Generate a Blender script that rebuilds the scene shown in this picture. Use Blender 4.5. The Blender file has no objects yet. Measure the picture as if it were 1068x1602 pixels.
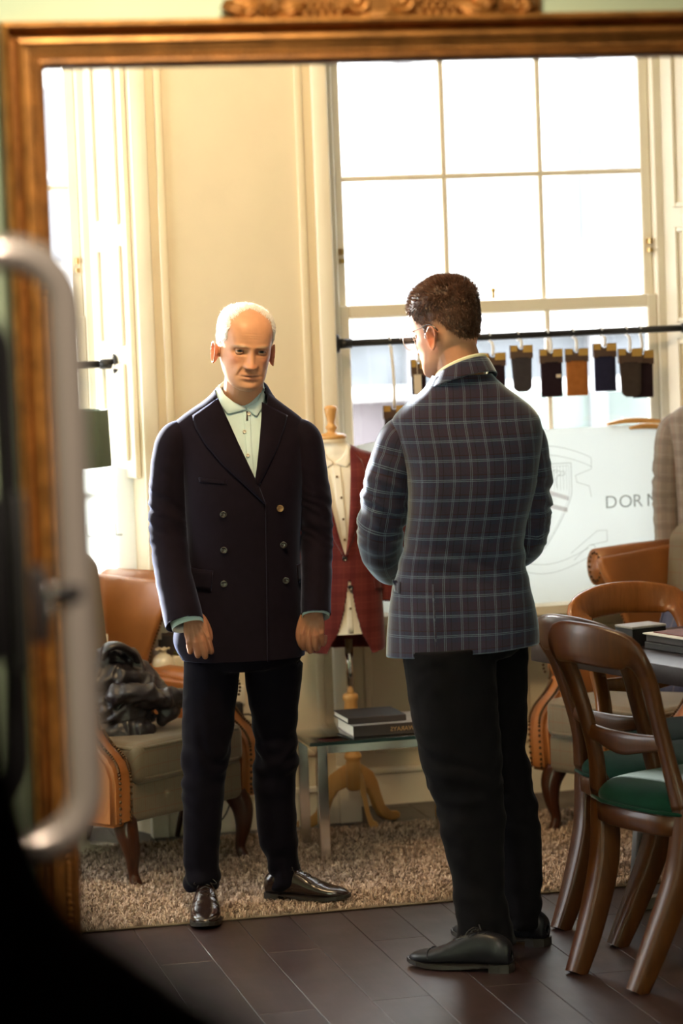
import bpy, bmesh, math, random
import numpy as np
from mathutils import Vector, Matrix, noise
from mathutils.bvhtree import BVHTree

random.seed(7); RNG = np.random.default_rng(7)
SC = bpy.context.scene
COL = SC.collection
PI = math.pi

# ------------------------------------------------------------------ camera
F_PX, ROLL, CAM_H, YAW = 4500.0, 0.038, 1.85, math.radians(12.5)
PHI = math.atan(351 / F_PX)
_f = Vector((math.sin(YAW) * math.cos(PHI), math.cos(YAW) * math.cos(PHI), -math.sin(PHI)))
_r0 = Vector((math.cos(YAW), -math.sin(YAW), 0)); _u0 = _r0.cross(_f)
_r = _r0 * math.cos(ROLL) - _u0 * math.sin(ROLL)
_u = _r0 * math.sin(ROLL) + _u0 * math.cos(ROLL)
cam_data = bpy.data.cameras.new('camera'); cam = bpy.data.objects.new('camera', cam_data); COL.objects.link(cam)
cam.matrix_world = Matrix(((_r.x, _u.x, -_f.x, 0), (_r.y, _u.y, -_f.y, 0), (_r.z, _u.z, -_f.z, CAM_H), (0, 0, 0, 1)))
cam_data.sensor_fit = 'VERTICAL'; cam_data.sensor_height = 36.0; cam_data.lens = F_PX / 1602 * 36.0
cam_data.clip_end = 200
cam_data.dof.use_dof = True; cam_data.dof.focus_distance = 8.2; cam_data.dof.aperture_fstop = 2.8
SC.camera = cam

# ------------------------------------------------------------------ world, lamps, exposure
world = bpy.data.worlds.new('overcast_sky'); SC.world = world; world.use_nodes = True
world.node_tree.nodes['Background'].inputs[0].default_value = (0.95, 0.97, 1.0, 1)
world.node_tree.nodes['Background'].inputs[1].default_value = 8.5
SC.view_settings.view_transform = 'Standard'; SC.view_settings.look = 'None'
SC.view_settings.gamma = 1.0; SC.view_settings.use_curve_mapping = False
SC.view_settings.exposure = 0.0

def area(name, loc, size, power, color, target=None, portal=False, size_y=None, spread=None):
    l = bpy.data.lights.new(name, 'AREA'); o = bpy.data.objects.new(name, l); COL.objects.link(o)
    l.energy = power; l.color = color; l.shape = 'RECTANGLE'; l.size = size; l.size_y = size_y or size
    o.location = loc
    d = (Vector(target) - Vector(loc)) if target else Vector((0, 0, -1))
    o.rotation_euler = d.to_track_quat('-Z', 'Y').to_euler()
    if spread: l.spread = spread
    if portal: l.cycles.is_portal = True
    return o
WARM = (1.0, 0.72, 0.38)
area('ceiling_lamp_rear', (1.25, 7.15, 3.10), 0.5, 72, (1.0, 0.69, 0.36), (1.62, 9.65, 1.45))
area('ceiling_lamp_wall', (1.72, 9.0, 3.10), 0.45, 4, WARM, (1.75, 9.65, 1.3))
area('ceiling_lamp_front', (0.85, 4.1, 3.05), 0.45, 24, (1.0, 0.88, 0.66), (0.85, 5.2, 1.7), spread=math.radians(130))
area('handle_fill_light', (0.1, 1.9, 3.08), 0.3, 15, (1.0, 0.84, 0.66), (0.3, 3.1, 1.4), spread=math.radians(80))  # unseen fill light added to brighten the door handle
_s = bpy.data.lights.new('hazy_sun', 'SUN'); sun = bpy.data.objects.new('hazy_sun', _s); COL.objects.link(sun)
_s.energy = 60; _s.angle = math.radians(4); _s.color = (1.0, 0.97, 0.93)
sun.rotation_euler = Vector((-0.37, 0.90, 0.33)).to_track_quat('Z', 'Y').to_euler()
# daylight guides lying in the window openings (portals only steer sampling of the sky)
area('window_portal', (2.80, 10.06, 1.75), 1.2, 1, (1, 1, 1), (2.80, 5, 1.75), True, 2.1)
area('window_portal', (0.50, 10.06, 1.75), 1.7, 1, (1, 1, 1), (0.50, 5, 1.75), True, 2.1)
area('window_portal', (-1.06, 8.85, 1.75), 1.2, 1, (1, 1, 1), (3, 8.85, 1.75), True, 2.1)

# ------------------------------------------------------------------ pixel helpers: measured points of the photograph placed in the room
def ray(px, py):
    d = _f * F_PX + _r * (px - 534) - _u * (py - 801)
    return d
def on_z(px, py, z=0.0):
    d = ray(px, py); t = (z - CAM_H) / d.z
    return Vector((d.x * t, d.y * t, z))
def on_y(px, py, Y):
    d = ray(px, py); t = Y / d.y
    return Vector((d.x * t, Y, CAM_H + d.z * t))
class Facing:
    """an upright frame at a floor point whose local x is to the right as seen from the camera's side, local y away from it"""
    def __init__(s, x, y):
        s.P = Vector((x, y, 0)); d = s.P.normalized(); s.d = d; s.r = Vector((d.y, -d.x, 0)); s.rz = math.atan2(s.r.y, s.r.x)
    def __call__(s, px, py, off=0.0):
        q = ray(px, py); t = (s.P.length + off) / (q.x * s.d.x + q.y * s.d.y)
        W = Vector((q.x * t, q.y * t, CAM_H + q.z * t)); e = W - s.P
        return (e.dot(s.r), W.z)

# ------------------------------------------------------------------ materials
MATS = {}
class NT:
    def __init__(s, m): s.nt = m.node_tree; s.n = s.nt.nodes; s.l = s.nt.links
    def node(s, t, **k):
        x = s.n.new(t)
        for a, b in k.items():
            if a == 'inp':
                for i, v in b.items():
                    if hasattr(v, 'is_linked') or isinstance(v, bpy.types.NodeSocket): s.l.new(v, x.inputs[i])
                    else: x.inputs[i].default_value = v
            else: setattr(x, a, b)
        return x
    def math(s, op, a, b=None, c=None):
        d = {0: a}
        if b is not None: d[1] = b
        if c is not None: d[2] = c
        return s.node('ShaderNodeMath', operation=op, inp=d).outputs[0]
    def mix(s, fac, a, b):
        x = s.node('ShaderNodeMix', data_type='RGBA')
        for i, v in ((0, fac), (6, a), (7, b)):
            if isinstance(v, bpy.types.NodeSocket): s.l.new(v, x.inputs[i])
            elif i and len(v) == 3: x.inputs[i].default_value = (*v, 1)
            else: x.inputs[i].default_value = v
        return x.outputs[2]
    def ramp(s, fac, stops):
        x = s.n.new('ShaderNodeValToRGB'); s.l.new(fac, x.inputs[0]); cr = x.color_ramp
        while len(cr.elements) < len(stops): cr.elements.new(0.5)
        for e, (p, c) in zip(cr.elements, stops): e.position = p; e.color = (*c, 1) if len(c) == 3 else c
        return x.outputs[0]
    def noise(s, scale, detail=4, vec=None, rough=0.5, dist=0.0):
        x = s.node('ShaderNodeTexNoise'); x.inputs['Scale'].default_value = scale; x.inputs['Detail'].default_value = detail
        x.inputs['Roughness'].default_value = rough; x.inputs['Distortion'].default_value = dist
        if vec is not None: s.l.new(vec, x.inputs['Vector'])
        return x.outputs[0]
    def coord(s, which='Object'): return s.node('ShaderNodeTexCoord').outputs[which]
    def scaled(s, vec, sc):
        return s.node('ShaderNodeMapping', inp={'Vector': vec, 'Scale': sc}).outputs[0]
    def bump(s, h, strength=0.2, dist=0.002):
        b = s.node('ShaderNodeBump'); b.inputs['Strength'].default_value = strength; b.inputs['Distance'].default_value = dist
        s.l.new(h, b.inputs['Height']); return b.outputs[0]
def new_mat(name):
    m = bpy.data.materials.new(name); m.use_nodes = True; MATS[name] = m
    k = NT(m); k.b = k.n['Principled BSDF']; return m, k
def setp(k, color=None, rough=None, metal=None, normal=None, **kw):
    b = k.b
    def put(i, v):
        if isinstance(v, bpy.types.NodeSocket): k.l.new(v, b.inputs[i])
        elif isinstance(v, (tuple, list)) and len(v) == 3 and b.inputs[i].type == 'RGBA': b.inputs[i].default_value = (*v, 1)
        else: b.inputs[i].default_value = v
    if color is not None: put('Base Color', color)
    if rough is not None: put('Roughness', rough)
    if metal is not None: put('Metallic', metal)
    if normal is not None: k.l.new(normal, b.inputs['Normal'])
    for a, v in kw.items(): put(a.replace('_', ' '), v)
def plain(name, color, rough=0.5, metal=0.0, bumps=None, vary=0.0, coat=0.0, spec=None, scale=8.0, sheen=0.0, tint=(1, 1, 1)):
    """one procedural colour with slight mottling and optional fine relief"""
    m, k = new_mat(name); co = k.coord()
    c = color
    if vary:
        n = k.noise(scale, 5, co)
        lo = tuple(max(0, x * (1 - vary)) for x in color); hi = tuple(min(1, x * (1 + vary)) for x in color)
        c = k.ramp(n, [(0.3, lo), (0.7, hi)])
    nm = None
    if bumps: nm = k.bump(k.noise(bumps[0], 3, co), bumps[1], bumps[2] if len(bumps) > 2 else 0.002)
    setp(k, c, rough, metal, nm)
    if coat: k.b.inputs['Coat Weight'].default_value = coat; k.b.inputs['Coat Roughness'].default_value = 0.12
    if spec is not None: k.b.inputs['Specular IOR Level'].default_value = spec
    if sheen: k.b.inputs['Sheen Weight'].default_value = sheen; k.b.inputs['Sheen Roughness'].default_value = 0.33; k.b.inputs['Sheen Tint'].default_value = (*tint, 1)
    return m
def wood(name, dark, light, rough=0.35, scale=(14, 14, 1.2), coat=0.25, metal=0):
    m, k = new_mat(name); co = k.scaled(k.coord(), scale)
    n = k.noise(3.0, 6, co, 0.6, 1.2); n2 = k.noise(22.0, 3, co)
    f = k.math('ADD', k.math('MULTIPLY', n, 0.75), k.math('MULTIPLY', n2, 0.25))
    setp(k, k.ramp(f, [(0.15, dark), (0.85, light)]), rough, metal, k.bump(n2, 0.12, 0.001))
    k.b.inputs['Coat Weight'].default_value = coat; k.b.inputs['Coat Roughness'].default_value = 0.15; k.b.inputs['Specular IOR Level'].default_value = 0.3
    return m
def check_cloth(name, base, base2, lines, weave=900.0, rough=0.85, sheen=0.3, vary=0.25, tint=(1, 1, 1)):
    """woven cloth; lines = list of (axis, period, offset, width, colour, strength) measured in metres of the UV"""
    m, k = new_mat(name)
    uv = k.node('ShaderNodeUVMap').outputs[0]; sx = k.node('ShaderNodeSeparateXYZ', inp={0: uv}).outputs
    n = k.noise(60.0, 5, uv, 0.7); n1 = k.noise(7.0, 2, uv)
    col = k.mix(k.math('MULTIPLY', n1, 1.0), base, base2)
    slub = k.noise(1.0, 3, k.scaled(uv, (700, 130, 1))); slub2 = k.noise(1.0, 3, k.scaled(uv, (130, 700, 1)))
    thr = k.math('MULTIPLY', k.math('ADD', slub, slub2), 0.5)
    for ax, per, off, wid, c, st in lines:
        s = sx[ax]
        fr = k.math('FRACT', k.math('DIVIDE', k.math('ADD', s, off), per))
        d = k.math('ABSOLUTE', k.math('SUBTRACT', fr, 0.5))
        mk = k.math('LESS_THAN', d, wid / per / 2)
        mk = k.math('MULTIPLY', mk, k.math('MULTIPLY', k.math('ADD', thr, 0.35), st))
        col = k.mix(k.math('MINIMUM', mk, 1.0), col, c)
    br = k.math('ADD', 1 - vary, k.math('MULTIPLY', thr, vary * 2))
    hsv = k.node('ShaderNodeHueSaturation'); k.l.new(col, hsv.inputs['Color']); k.l.new(br, hsv.inputs['Value'])
    setp(k, hsv.outputs[0], rough, 0, k.bump(thr, 0.25, 0.0012))
    k.b.inputs['Sheen Weight'].default_value = sheen; k.b.inputs['Sheen Roughness'].default_value = 0.35; k.b.inputs['Sheen Tint'].default_value = (*tint, 1)
    k.b.inputs['Specular IOR Level'].default_value = 0.2
    return m

M = {}
M['cream'] = plain('cream_paint', (0.74, 0.64, 0.47), 0.45, bumps=(60, 0.05), vary=0.02)
M['whitepaint'] = plain('white_paint', (0.83, 0.77, 0.64), 0.35, bumps=(50, 0.04), vary=0.02)
M['green_wall'] = plain('pale_green_wall', (0.56, 0.66, 0.46), 0.7, bumps=(70, 0.06), vary=0.03)
M['ceiling'] = plain('ceiling_white', (0.78, 0.74, 0.66), 0.8)
M['darkslab'] = plain('floor_base', (0.03, 0.02, 0.018), 0.7)
M['black_metal'] = plain('black_iron', (0.018, 0.017, 0.018), 0.38, 0.3, bumps=(40, 0.1))
M['chrome'] = plain('chrome', (0.75, 0.73, 0.70), 0.14, 1.0)
M['steel'] = plain('brushed_steel', (0.52, 0.50, 0.46), 0.32, 1.0, bumps=(90, 0.03))
M['satin'] = plain('satin_aluminium', (0.66, 0.58, 0.52), 0.30, 0.7)
M['brass'] = plain('brass', (0.55, 0.36, 0.12), 0.3, 1.0)
M['navy'] = plain('dark_navy_wool', (0.0078, 0.0050, 0.0088), 0.85, bumps=(500, 0.12, 0.001), vary=0.12, scale=40, spec=0.06, sheen=0.30, tint=(0.5, 0.6, 1.0))
M['navy_flap'] = plain('dark_navy_wool_flap', (0.0072, 0.0046, 0.0082), 0.85, bumps=(500, 0.12, 0.001), vary=0.1, scale=40, spec=0.06, sheen=0.30, tint=(0.5, 0.6, 1.0))
M['trouser_navy'] = plain('ink_navy_corduroy', (0.0042, 0.0032, 0.0066), 0.88, bumps=(350, 0.15, 0.001), vary=0.15, scale=30, spec=0.08, sheen=0.06)
M['trouser_black'] = plain('charcoal_trouser_cloth', (0.0050, 0.0042, 0.0055), 0.88, bumps=(300, 0.15, 0.001), vary=0.2, scale=24, spec=0.08, sheen=0.04)
M['shirt_blue'] = plain('pale_blue_shirt', (0.50, 0.66, 0.70), 0.75, bumps=(600, 0.05, 0.001), vary=0.04, scale=20)
M['shirt_white'] = plain('ivory_shirt', (0.80, 0.74, 0.62), 0.75, bumps=(500, 0.08, 0.001), vary=0.03)
M['shirt_yellow'] = plain('pale_yellow_shirt', (0.78, 0.78, 0.58), 0.75, vary=0.03)
M['button_dark'] = plain('dark_horn_button', (0.02, 0.014, 0.012), 0.22, coat=0.5)
M['button_brass'] = plain('brown_horn_button', (0.16, 0.09, 0.03), 0.2, coat=0.6, vary=0.5, scale=150)
M['button_white'] = plain('shell_button', (0.72, 0.68, 0.58), 0.25, coat=0.4)
M['shoe_brown'] = plain('dark_brown_calf', (0.020, 0.010, 0.008), 0.20, coat=0.35, vary=0.25, scale=20, bumps=(25, 0.15, 0.004))
M['shoe_black'] = plain('black_calf', (0.005, 0.005, 0.008), 0.42, coat=0.06, spec=0.3, vary=0.2, scale=20, bumps=(30, 0.15, 0.004))
M['sole'] = plain('dark_shoe_sole', (0.014, 0.010, 0.008), 0.5)
M['lace'] = plain('shoe_lace', (0.012, 0.008, 0.008), 0.6)
M['leather'] = plain('tan_leather', (0.31, 0.110, 0.028), 0.36, bumps=(140, 0.18, 0.0015), vary=0.22, coat=0.18, scale=5)
M['nail'] = plain('antique_brass_nail', (0.10, 0.055, 0.025), 0.35, 0.9)
M['mahogany'] = wood('mahogany', (0.020, 0.005, 0.002), (0.070, 0.018, 0.006), 0.28)
M['chair_wood'] = wood('polished_brown_wood', (0.026, 0.0062, 0.0012), (0.088, 0.026, 0.0042), 0.36, coat=0.15)
M['chair_wood_red'] = wood('polished_amber_wood', (0.17, 0.050, 0.010), (0.36, 0.13, 0.03), 0.25, coat=0.6)
M['pine'] = wood('honey_pine', (0.50, 0.25, 0.075), (0.68, 0.38, 0.13), 0.35, scale=(9, 9, 1.5))
M['table_top'] = wood('dark_table_top', (0.012, 0.009, 0.010), (0.04, 0.027, 0.027), 0.42, scale=(2, 14, 14), coat=0.1)
M['velvet'] = plain('green_velvet', (0.0022, 0.021, 0.0115), 0.9, vary=0.25, scale=9, sheen=0.12, spec=0.1, bumps=(500, 0.1, 0.001))
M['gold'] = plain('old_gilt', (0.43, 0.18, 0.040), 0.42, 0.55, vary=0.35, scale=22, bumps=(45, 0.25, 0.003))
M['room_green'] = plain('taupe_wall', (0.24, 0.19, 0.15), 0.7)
M['gold_dark'] = plain('darker_gilt', (0.30, 0.115, 0.022), 0.5, 0.45, vary=0.35, scale=25, bumps=(50, 0.25, 0.003))  # darker gilt for the cove and inner moulding
M['lampshade'] = plain('green_lamp_shade', (0.075, 0.105, 0.075), 0.85, bumps=(400, 0.1, 0.001))
M['ceramic'] = plain('cream_ceramic', (0.72, 0.64, 0.48), 0.25, coat=0.5, vary=0.05)
M['padding'] = plain('black_nylon', (0.020, 0.016, 0.019), 0.36, bumps=(35, 0.55, 0.006), vary=0.2)
M['coat_dark'] = plain('near_black_cloth', (0.006, 0.003, 0.004), 0.95, spec=0.05)
M['black'] = plain('matt_black', (0.012, 0.011, 0.012), 0.55)
M['paper'] = plain('paper_block', (0.72, 0.68, 0.60), 0.8, vary=0.05, scale=60)
M['silver_cover'] = plain('silver_grey_cover', (0.30, 0.29, 0.29), 0.30, vary=0.25, scale=14, coat=0.3)
M['dark_cover'] = plain('dark_brown_cover', (0.035, 0.022, 0.020), 0.45, vary=0.2)
M['gold_print'] = plain('gold_print', (0.42, 0.24, 0.09), 0.4)
M['grey_print'] = plain('grey_green_print', (0.20, 0.24, 0.20), 0.7); M['red_print'] = plain('dull_red_print', (0.42, 0.16, 0.12), 0.7)
M['letter_print'] = plain('grey_letter_print', (0.15, 0.17, 0.12), 0.7)
for _n, _a in (('grey_print', 0.45), ('red_print', 0.40), ('letter_print', 0.42)): M[_n].node_tree.nodes['Principled BSDF'].inputs['Alpha'].default_value = _a
M['kraft'] = plain('dark_brown_card', (0.075, 0.040, 0.025), 0.7)
M['kraft_gold'] = plain('mustard_card', (0.45, 0.27, 0.06), 0.65)
M['tag_white'] = plain('ivory_tag', (0.75, 0.66, 0.55), 0.7)
M['plastic_clear'] = plain('white_plastic', (0.85, 0.85, 0.85), 0.3)
M['tweed'] = check_cloth('beige_tweed', (0.195, 0.155, 0.105), (0.165, 0.13, 0.085), [(0, 0.045, 0, 0.002, (0.20, 0.07, 0.04), 0.8), (1, 0.045, 0.01, 0.002, (0.20, 0.07, 0.04), 0.8), (0, 0.009, 0, 0.004, (0.15, 0.12, 0.085), 0.5)])
M['plaid_blue'] = check_cloth('navy_windowpane_wool', (0.020, 0.020, 0.050), (0.030, 0.020, 0.038), [
    (0, 0.046, 0.0, 0.019, (0.016, 0.024, 0.050), 0.55), (1, 0.053, 0.0, 0.021, (0.034, 0.016, 0.022), 0.5),
    (0, 0.046, 0.006, 0.0018, (0.012, 0.006, 0.008), 0.9), (1, 0.053, 0.012, 0.003, (0.026, 0.008, 0.008), 0.9),
    (0, 0.046, 0.0252, 0.0016, (0.15, 0.205, 0.26), 0.55), (0, 0.046, 0.0208, 0.0016, (0.15, 0.205, 0.26), 0.55),
    (1, 0.053, 0.0287, 0.0016, (0.15, 0.21, 0.26), 0.6), (1, 0.053, 0.0243, 0.0016, (0.15, 0.21, 0.26), 0.6)], vary=0.30, sheen=1.0, tint=(0.72, 0.86, 1.0))
M['plaid_red'] = check_cloth('burgundy_check_wool', (0.145, 0.026, 0.022), (0.125, 0.020, 0.018), [
    (0, 0.060, 0, 0.018, (0.085, 0.010, 0.012), 0.6), (1, 0.062, 0, 0.018, (0.085, 0.010, 0.012), 0.6), (0, 0.060, 0.03, 0.003, (0.20, 0.05, 0.03), 0.4), (1, 0.062, 0.03, 0.003, (0.20, 0.05, 0.03), 0.4)])
M['plaid_grey'] = check_cloth('grey_brown_check_wool', (0.30, 0.245, 0.205), (0.25, 0.205, 0.175), [
    (0, 0.055, 0, 0.020, (0.19, 0.145, 0.125), 0.6), (1, 0.06, 0, 0.020, (0.19, 0.145, 0.125), 0.6), (0, 0.055, 0.02, 0.0025, (0.38, 0.34, 0.31), 0.5), (1, 0.06, 0.02, 0.0025, (0.38, 0.34, 0.31), 0.5), (0, 0.055, 0.035, 0.002, (0.32, 0.10, 0.08), 0.6)])
M['cushion_blue'] = check_cloth('blue_check_cushion', (0.055, 0.060, 0.105), (0.07, 0.07, 0.11), [
    (0, 0.07, 0, 0.02, (0.035, 0.04, 0.08), 0.7), (1, 0.07, 0, 0.02, (0.10, 0.09, 0.13), 0.5), (0, 0.07, 0.03, 0.003, (0.25, 0.22, 0.22), 0.6)])

def floor_material():
    m, k = new_mat('dark_oak_laminate')
    oi = k.node('ShaderNodeObjectInfo').outputs['Random']
    co = k.coord(); add = k.node('ShaderNodeVectorMath', operation='ADD', inp={0: co})
    cx = k.node('ShaderNodeCombineXYZ'); k.l.new(k.math('MULTIPLY', oi, 37.0), cx.inputs[0]); k.l.new(k.math('MULTIPLY', oi, 91.0), cx.inputs[1]); k.l.new(cx.outputs[0], add.inputs[1])
    v = k.scaled(add.outputs[0], (26, 1.6, 1)); n = k.noise(1.6, 6, v, 0.62, 1.6); n2 = k.noise(6.0, 4, k.scaled(add.outputs[0], (30, 3, 1)))
    f = k.math('ADD', k.math('MULTIPLY', n, 0.7), k.math('MULTIPLY', n2, 0.3))
    c = k.ramp(f, [(0.30, (0.012, 0.0038, 0.0038)), (0.55, (0.026, 0.0102, 0.0095)), (0.75, (0.050, 0.024, 0.020))])
    hsv = k.node('ShaderNodeHueSaturation'); k.l.new(c, hsv.inputs['Color']); k.l.new(k.math('ADD', 0.80, k.math('MULTIPLY', oi, 0.4)), hsv.inputs['Value'])
    sm = k.noise(5.0, 5, k.coord('Object'))
    rr = k.math('ADD', 0.27, k.math('MULTIPLY', sm, 0.22))
    setp(k, hsv.outputs[0], rr, 0, k.bump(n, 0.22, 0.0012))
    k.b.inputs['Specular IOR Level'].default_value = 0.85
    return m
M['floor'] = floor_material()

def glass_mat(name, tint, gloss, rough=0.02):
    m, k = new_mat(name)
    k.n.remove(k.b); out = [n for n in k.n if n.type == 'OUTPUT_MATERIAL'][0]
    t = k.node('ShaderNodeBsdfTransparent', inp={0: (*tint, 1)}); g = k.node('ShaderNodeBsdfGlossy', inp={0: (1, 1, 1, 1), 'Roughness': rough})
    fr = k.node('ShaderNodeFresnel', inp={0: 1.45}).outputs[0]
    mx = k.node('ShaderNodeMixShader'); k.l.new(k.math('MULTIPLY', fr, gloss), mx.inputs[0]); k.l.new(t.outputs[0], mx.inputs[1]); k.l.new(g.outputs[0], mx.inputs[2])
    k.l.new(mx.outputs[0], out.inputs[0]); return m
M['pane'] = glass_mat('window_glass', (0.97, 0.98, 0.985), 0.6)
M['table_glass'] = glass_mat('smoked_green_glass', (0.60, 0.68, 0.64), 1.6, 0.03)
M['lens'] = glass_mat('spectacle_lens', (0.96, 0.97, 0.97), 0.7)
M['glass_edge'] = plain('dark_glass_edge', (0.010, 0.030, 0.026), 0.15)
def frost_mat():
    m, k = new_mat('frosted_white_film'); k.n.remove(k.b); out = [n for n in k.n if n.type == 'OUTPUT_MATERIAL'][0]
    t = k.node('ShaderNodeBsdfTranslucent', inp={0: (0.66, 0.69, 0.68, 1)}); d = k.node('ShaderNodeBsdfDiffuse', inp={0: (0.85, 0.86, 0.84, 1)})
    tr = k.node('ShaderNodeBsdfTransparent', inp={0: (0.9, 0.92, 0.91, 1)})
    mx = k.node('ShaderNodeMixShader', inp={0: 0.25}); k.l.new(t.outputs[0], mx.inputs[1]); k.l.new(d.outputs[0], mx.inputs[2])
    m2 = k.node('ShaderNodeMixShader', inp={0: 0.03}); k.l.new(mx.outputs[0], m2.inputs[1]); k.l.new(tr.outputs[0], m2.inputs[2])
    k.l.new(m2.outputs[0], out.inputs[0]); return m
M['frost'] = frost_mat()

# ------------------------------------------------------------------ mesh helpers
def tag(o, label=None, cat=None, group=None, kind=None):
    if label: o['label'] = label
    if cat: o['category'] = cat
    if group: o['group'] = group
    if kind: o['kind'] = kind
    return o
def thing(name, label, cat, loc=(0, 0, 0), rz=0.0, group=None):
    o = bpy.data.objects.new(name, None); COL.objects.link(o); o.location = loc; o.rotation_euler = (0, 0, rz); o.empty_display_size = 0.1
    return tag(o, label, cat, group)
def link(name, me, parent=None):
    o = bpy.data.objects.new(name, me); COL.objects.link(o)
    if parent: o.parent = parent
    return o
class MB:
    """collects shapes and links them as ONE mesh object"""
    def __init__(s): s.v = []; s.f = []; s.uv = []; s.sm = []
    def add(s, v, f, uv=None, smooth=True):
        o = len(s.v); s.v += [tuple(map(float, p)) for p in v]; s.f += [[i + o for i in q] for q in f]
        s.uv += list(uv) if uv is not None else [(p[0], p[2]) for p in v]
        s.sm += [smooth] * len(f); return s
    def xf(s, mat, start=0):
        for i in range(start, len(s.v)): s.v[i] = tuple(mat @ Vector(s.v[i]))
        return s
    def box(s, x0, x1, y0, y1, z0, z1, bev=0.0, seg=2):
        if bev <= 0:
            v = [(x, y, z) for z in (z0, z1) for y in (y0, y1) for x in (x0, x1)]
            return s.add(v, [(0, 2, 3, 1), (4, 5, 7, 6), (0, 1, 5, 4), (2, 6, 7, 3), (0, 4, 6, 2), (1, 3, 7, 5)], smooth=False)
        bm = bmesh.new(); bmesh.ops.create_cube(bm, size=1)
        for w in bm.verts: w.co = Vector((x0 + (w.co.x + .5) * (x1 - x0), y0 + (w.co.y + .5) * (y1 - y0), z0 + (w.co.z + .5) * (z1 - z0)))
        bmesh.ops.bevel(bm, geom=bm.edges[:], offset=bev, segments=seg, affect='EDGES', profile=0.5)
        bm.verts.index_update(); vv = [w.co.copy() for w in bm.verts]; ff = [[w.index for w in f.verts] for f in bm.faces]; bm.free()
        return s.add(vv, ff, smooth=seg > 1)
    def prism(s, poly, d0, d1, axis='y', smooth=False):
        n = len(poly)
        mk = {'y': lambda a, b, d: (a, d, b), 'x': lambda a, b, d: (d, a, b), 'z': lambda a, b, d: (a, b, d)}[axis]
        v = [mk(a, b, d0) for a, b in poly] + [mk(a, b, d1) for a, b in poly]
        f = [list(range(n))[::-1], list(range(n, 2 * n))] + [(i, (i + 1) % n, n + (i + 1) % n, n + i) for i in range(n)]
        return s.add(v, f, smooth=smooth)
    def lathe(s, prof, n=24, loc=(0, 0, 0), cap=True):
        v = [(loc[0] + r * math.cos(2 * PI * i / n), loc[1] + r * math.sin(2 * PI * i / n), loc[2] + z) for r, z in prof for i in range(n)]
        f = [(k * n + i, k * n + (i + 1) % n, (k + 1) * n + (i + 1) % n, (k + 1) * n + i) for k in range(len(prof) - 1) for i in range(n)]
        if cap: f += [list(range(n))[::-1], [(len(prof) - 1) * n + i for i in range(n)]]
        return s.add(v, f)
    def tube(s, pts, rad, n=12, cap=True, asp=1.0, up=None, sub=0, uvm=False, closed=False, sq=1.0):
        """round (or flattened) bar along points; rad number or list; asp = second radius / first; up = direction of first radius"""
        P = [Vector(p) for p in pts]; R = list(rad) if hasattr(rad, '__len__') else [rad] * len(P)
        if sub:
            P, R = smooth_path(P, R, sub)
        L = len(P); rings = []; v = []; uv = []; acc = 0; ref = Vector(up) if up else None
        T = []
        for i in range(L):
            if closed: t = P[(i + 1) % L] - P[i - 1]
            else: t = P[min(i + 1, L - 1)] - P[max(i - 1, 0)]
            T.append(t.normalized() if t.length else Vector((0, 0, 1)))
        a = ref if ref else (Vector((1, 0, 0)) if abs(T[0].x) < 0.9 else Vector((0, 1, 0)))
        for i in range(L):
            if ref: a = ref
            a = (a - T[i] * a.dot(T[i])).normalized(); b = T[i].cross(a)
            if i: acc += (P[i] - P[i - 1]).length
            for j in range(n):
                q = 2 * PI * j / n; r = R[i]; r2 = r * asp if not hasattr(asp, '__len__') else asp[min(i, len(asp) - 1)]
                cq, sn = math.cos(q), math.sin(q)
                if sq != 1.0: cq, sn = math.copysign(abs(cq) ** sq, cq), math.copysign(abs(sn) ** sq, sn)
                v.append(P[i] + a * (r * cq) + b * (r2 * sn)); uv.append((q * max(R), acc))
        m = L if closed else L - 1
        f = [(k * n + j, k * n + (j + 1) % n, ((k + 1) % L) * n + (j + 1) % n, ((k + 1) % L) * n + j) for k in range(m) for j in range(n)]
        if cap and not closed: f += [list(range(n))[::-1], [(L - 1) * n + j for j in range(n)]]
        return s.add(v, f, uv)
    def limb(s, pts, rad, n=14, sub=4, asp=1.0, up=None):
        """tube with rounded ends"""
        P, R = smooth_path([Vector(p) for p in pts], list(rad) if hasattr(rad, '__len__') else [rad] * len(pts), sub)
        def endcap(p, q, r):
            d = (p - q).normalized(); return [(p + d * r * math.sin(t), r * math.cos(t)) for t in (0.45, 0.9, 1.25, 1.5)]
        a = endcap(P[0], P[1], R[0])[::-1]; b = endcap(P[-1], P[-2], R[-1])
        PP = [x[0] for x in a] + P + [x[0] for x in b]; RR = [x[1] for x in a] + R + [x[1] for x in b]
        return s.tube(PP, RR, n, True, asp, up)
    def ball(s, c, r, n=12, m=8, sc=(1, 1, 1)):
        prof = [(max(1e-4, r * math.sin(PI * k / m)), -r * math.cos(PI * k / m)) for k in range(m + 1)]
        o = len(s.v); s.lathe(prof, n)
        for i in range(o, len(s.v)):
            p = s.v[i]; s.v[i] = (c[0] + p[0] * sc[0], c[1] + p[1] * sc[1], c[2] + p[2] * sc[2])
        return s
    def grid(s, fn, nu, nv, closeu=False, flip=False):
        """fn(u, v) -> point (or point, uv)"""
        v = []; uv = []
        for j in range(nv + 1):
            for i in range(nu + (0 if closeu else 1)):
                p = fn(i / nu, j / nv)
                v.append(p); uv.append((p[0], p[2]))
        w = nu if closeu else nu + 1; f = []
        for j in range(nv):
            for i in range(nu):
                q = (j * w + i, j * w + (i + 1) % w, (j + 1) * w + (i + 1) % w, (j + 1) * w + i)
                f.append(q[::-1] if flip else q)
        return s.add(v, f, uv)
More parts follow.
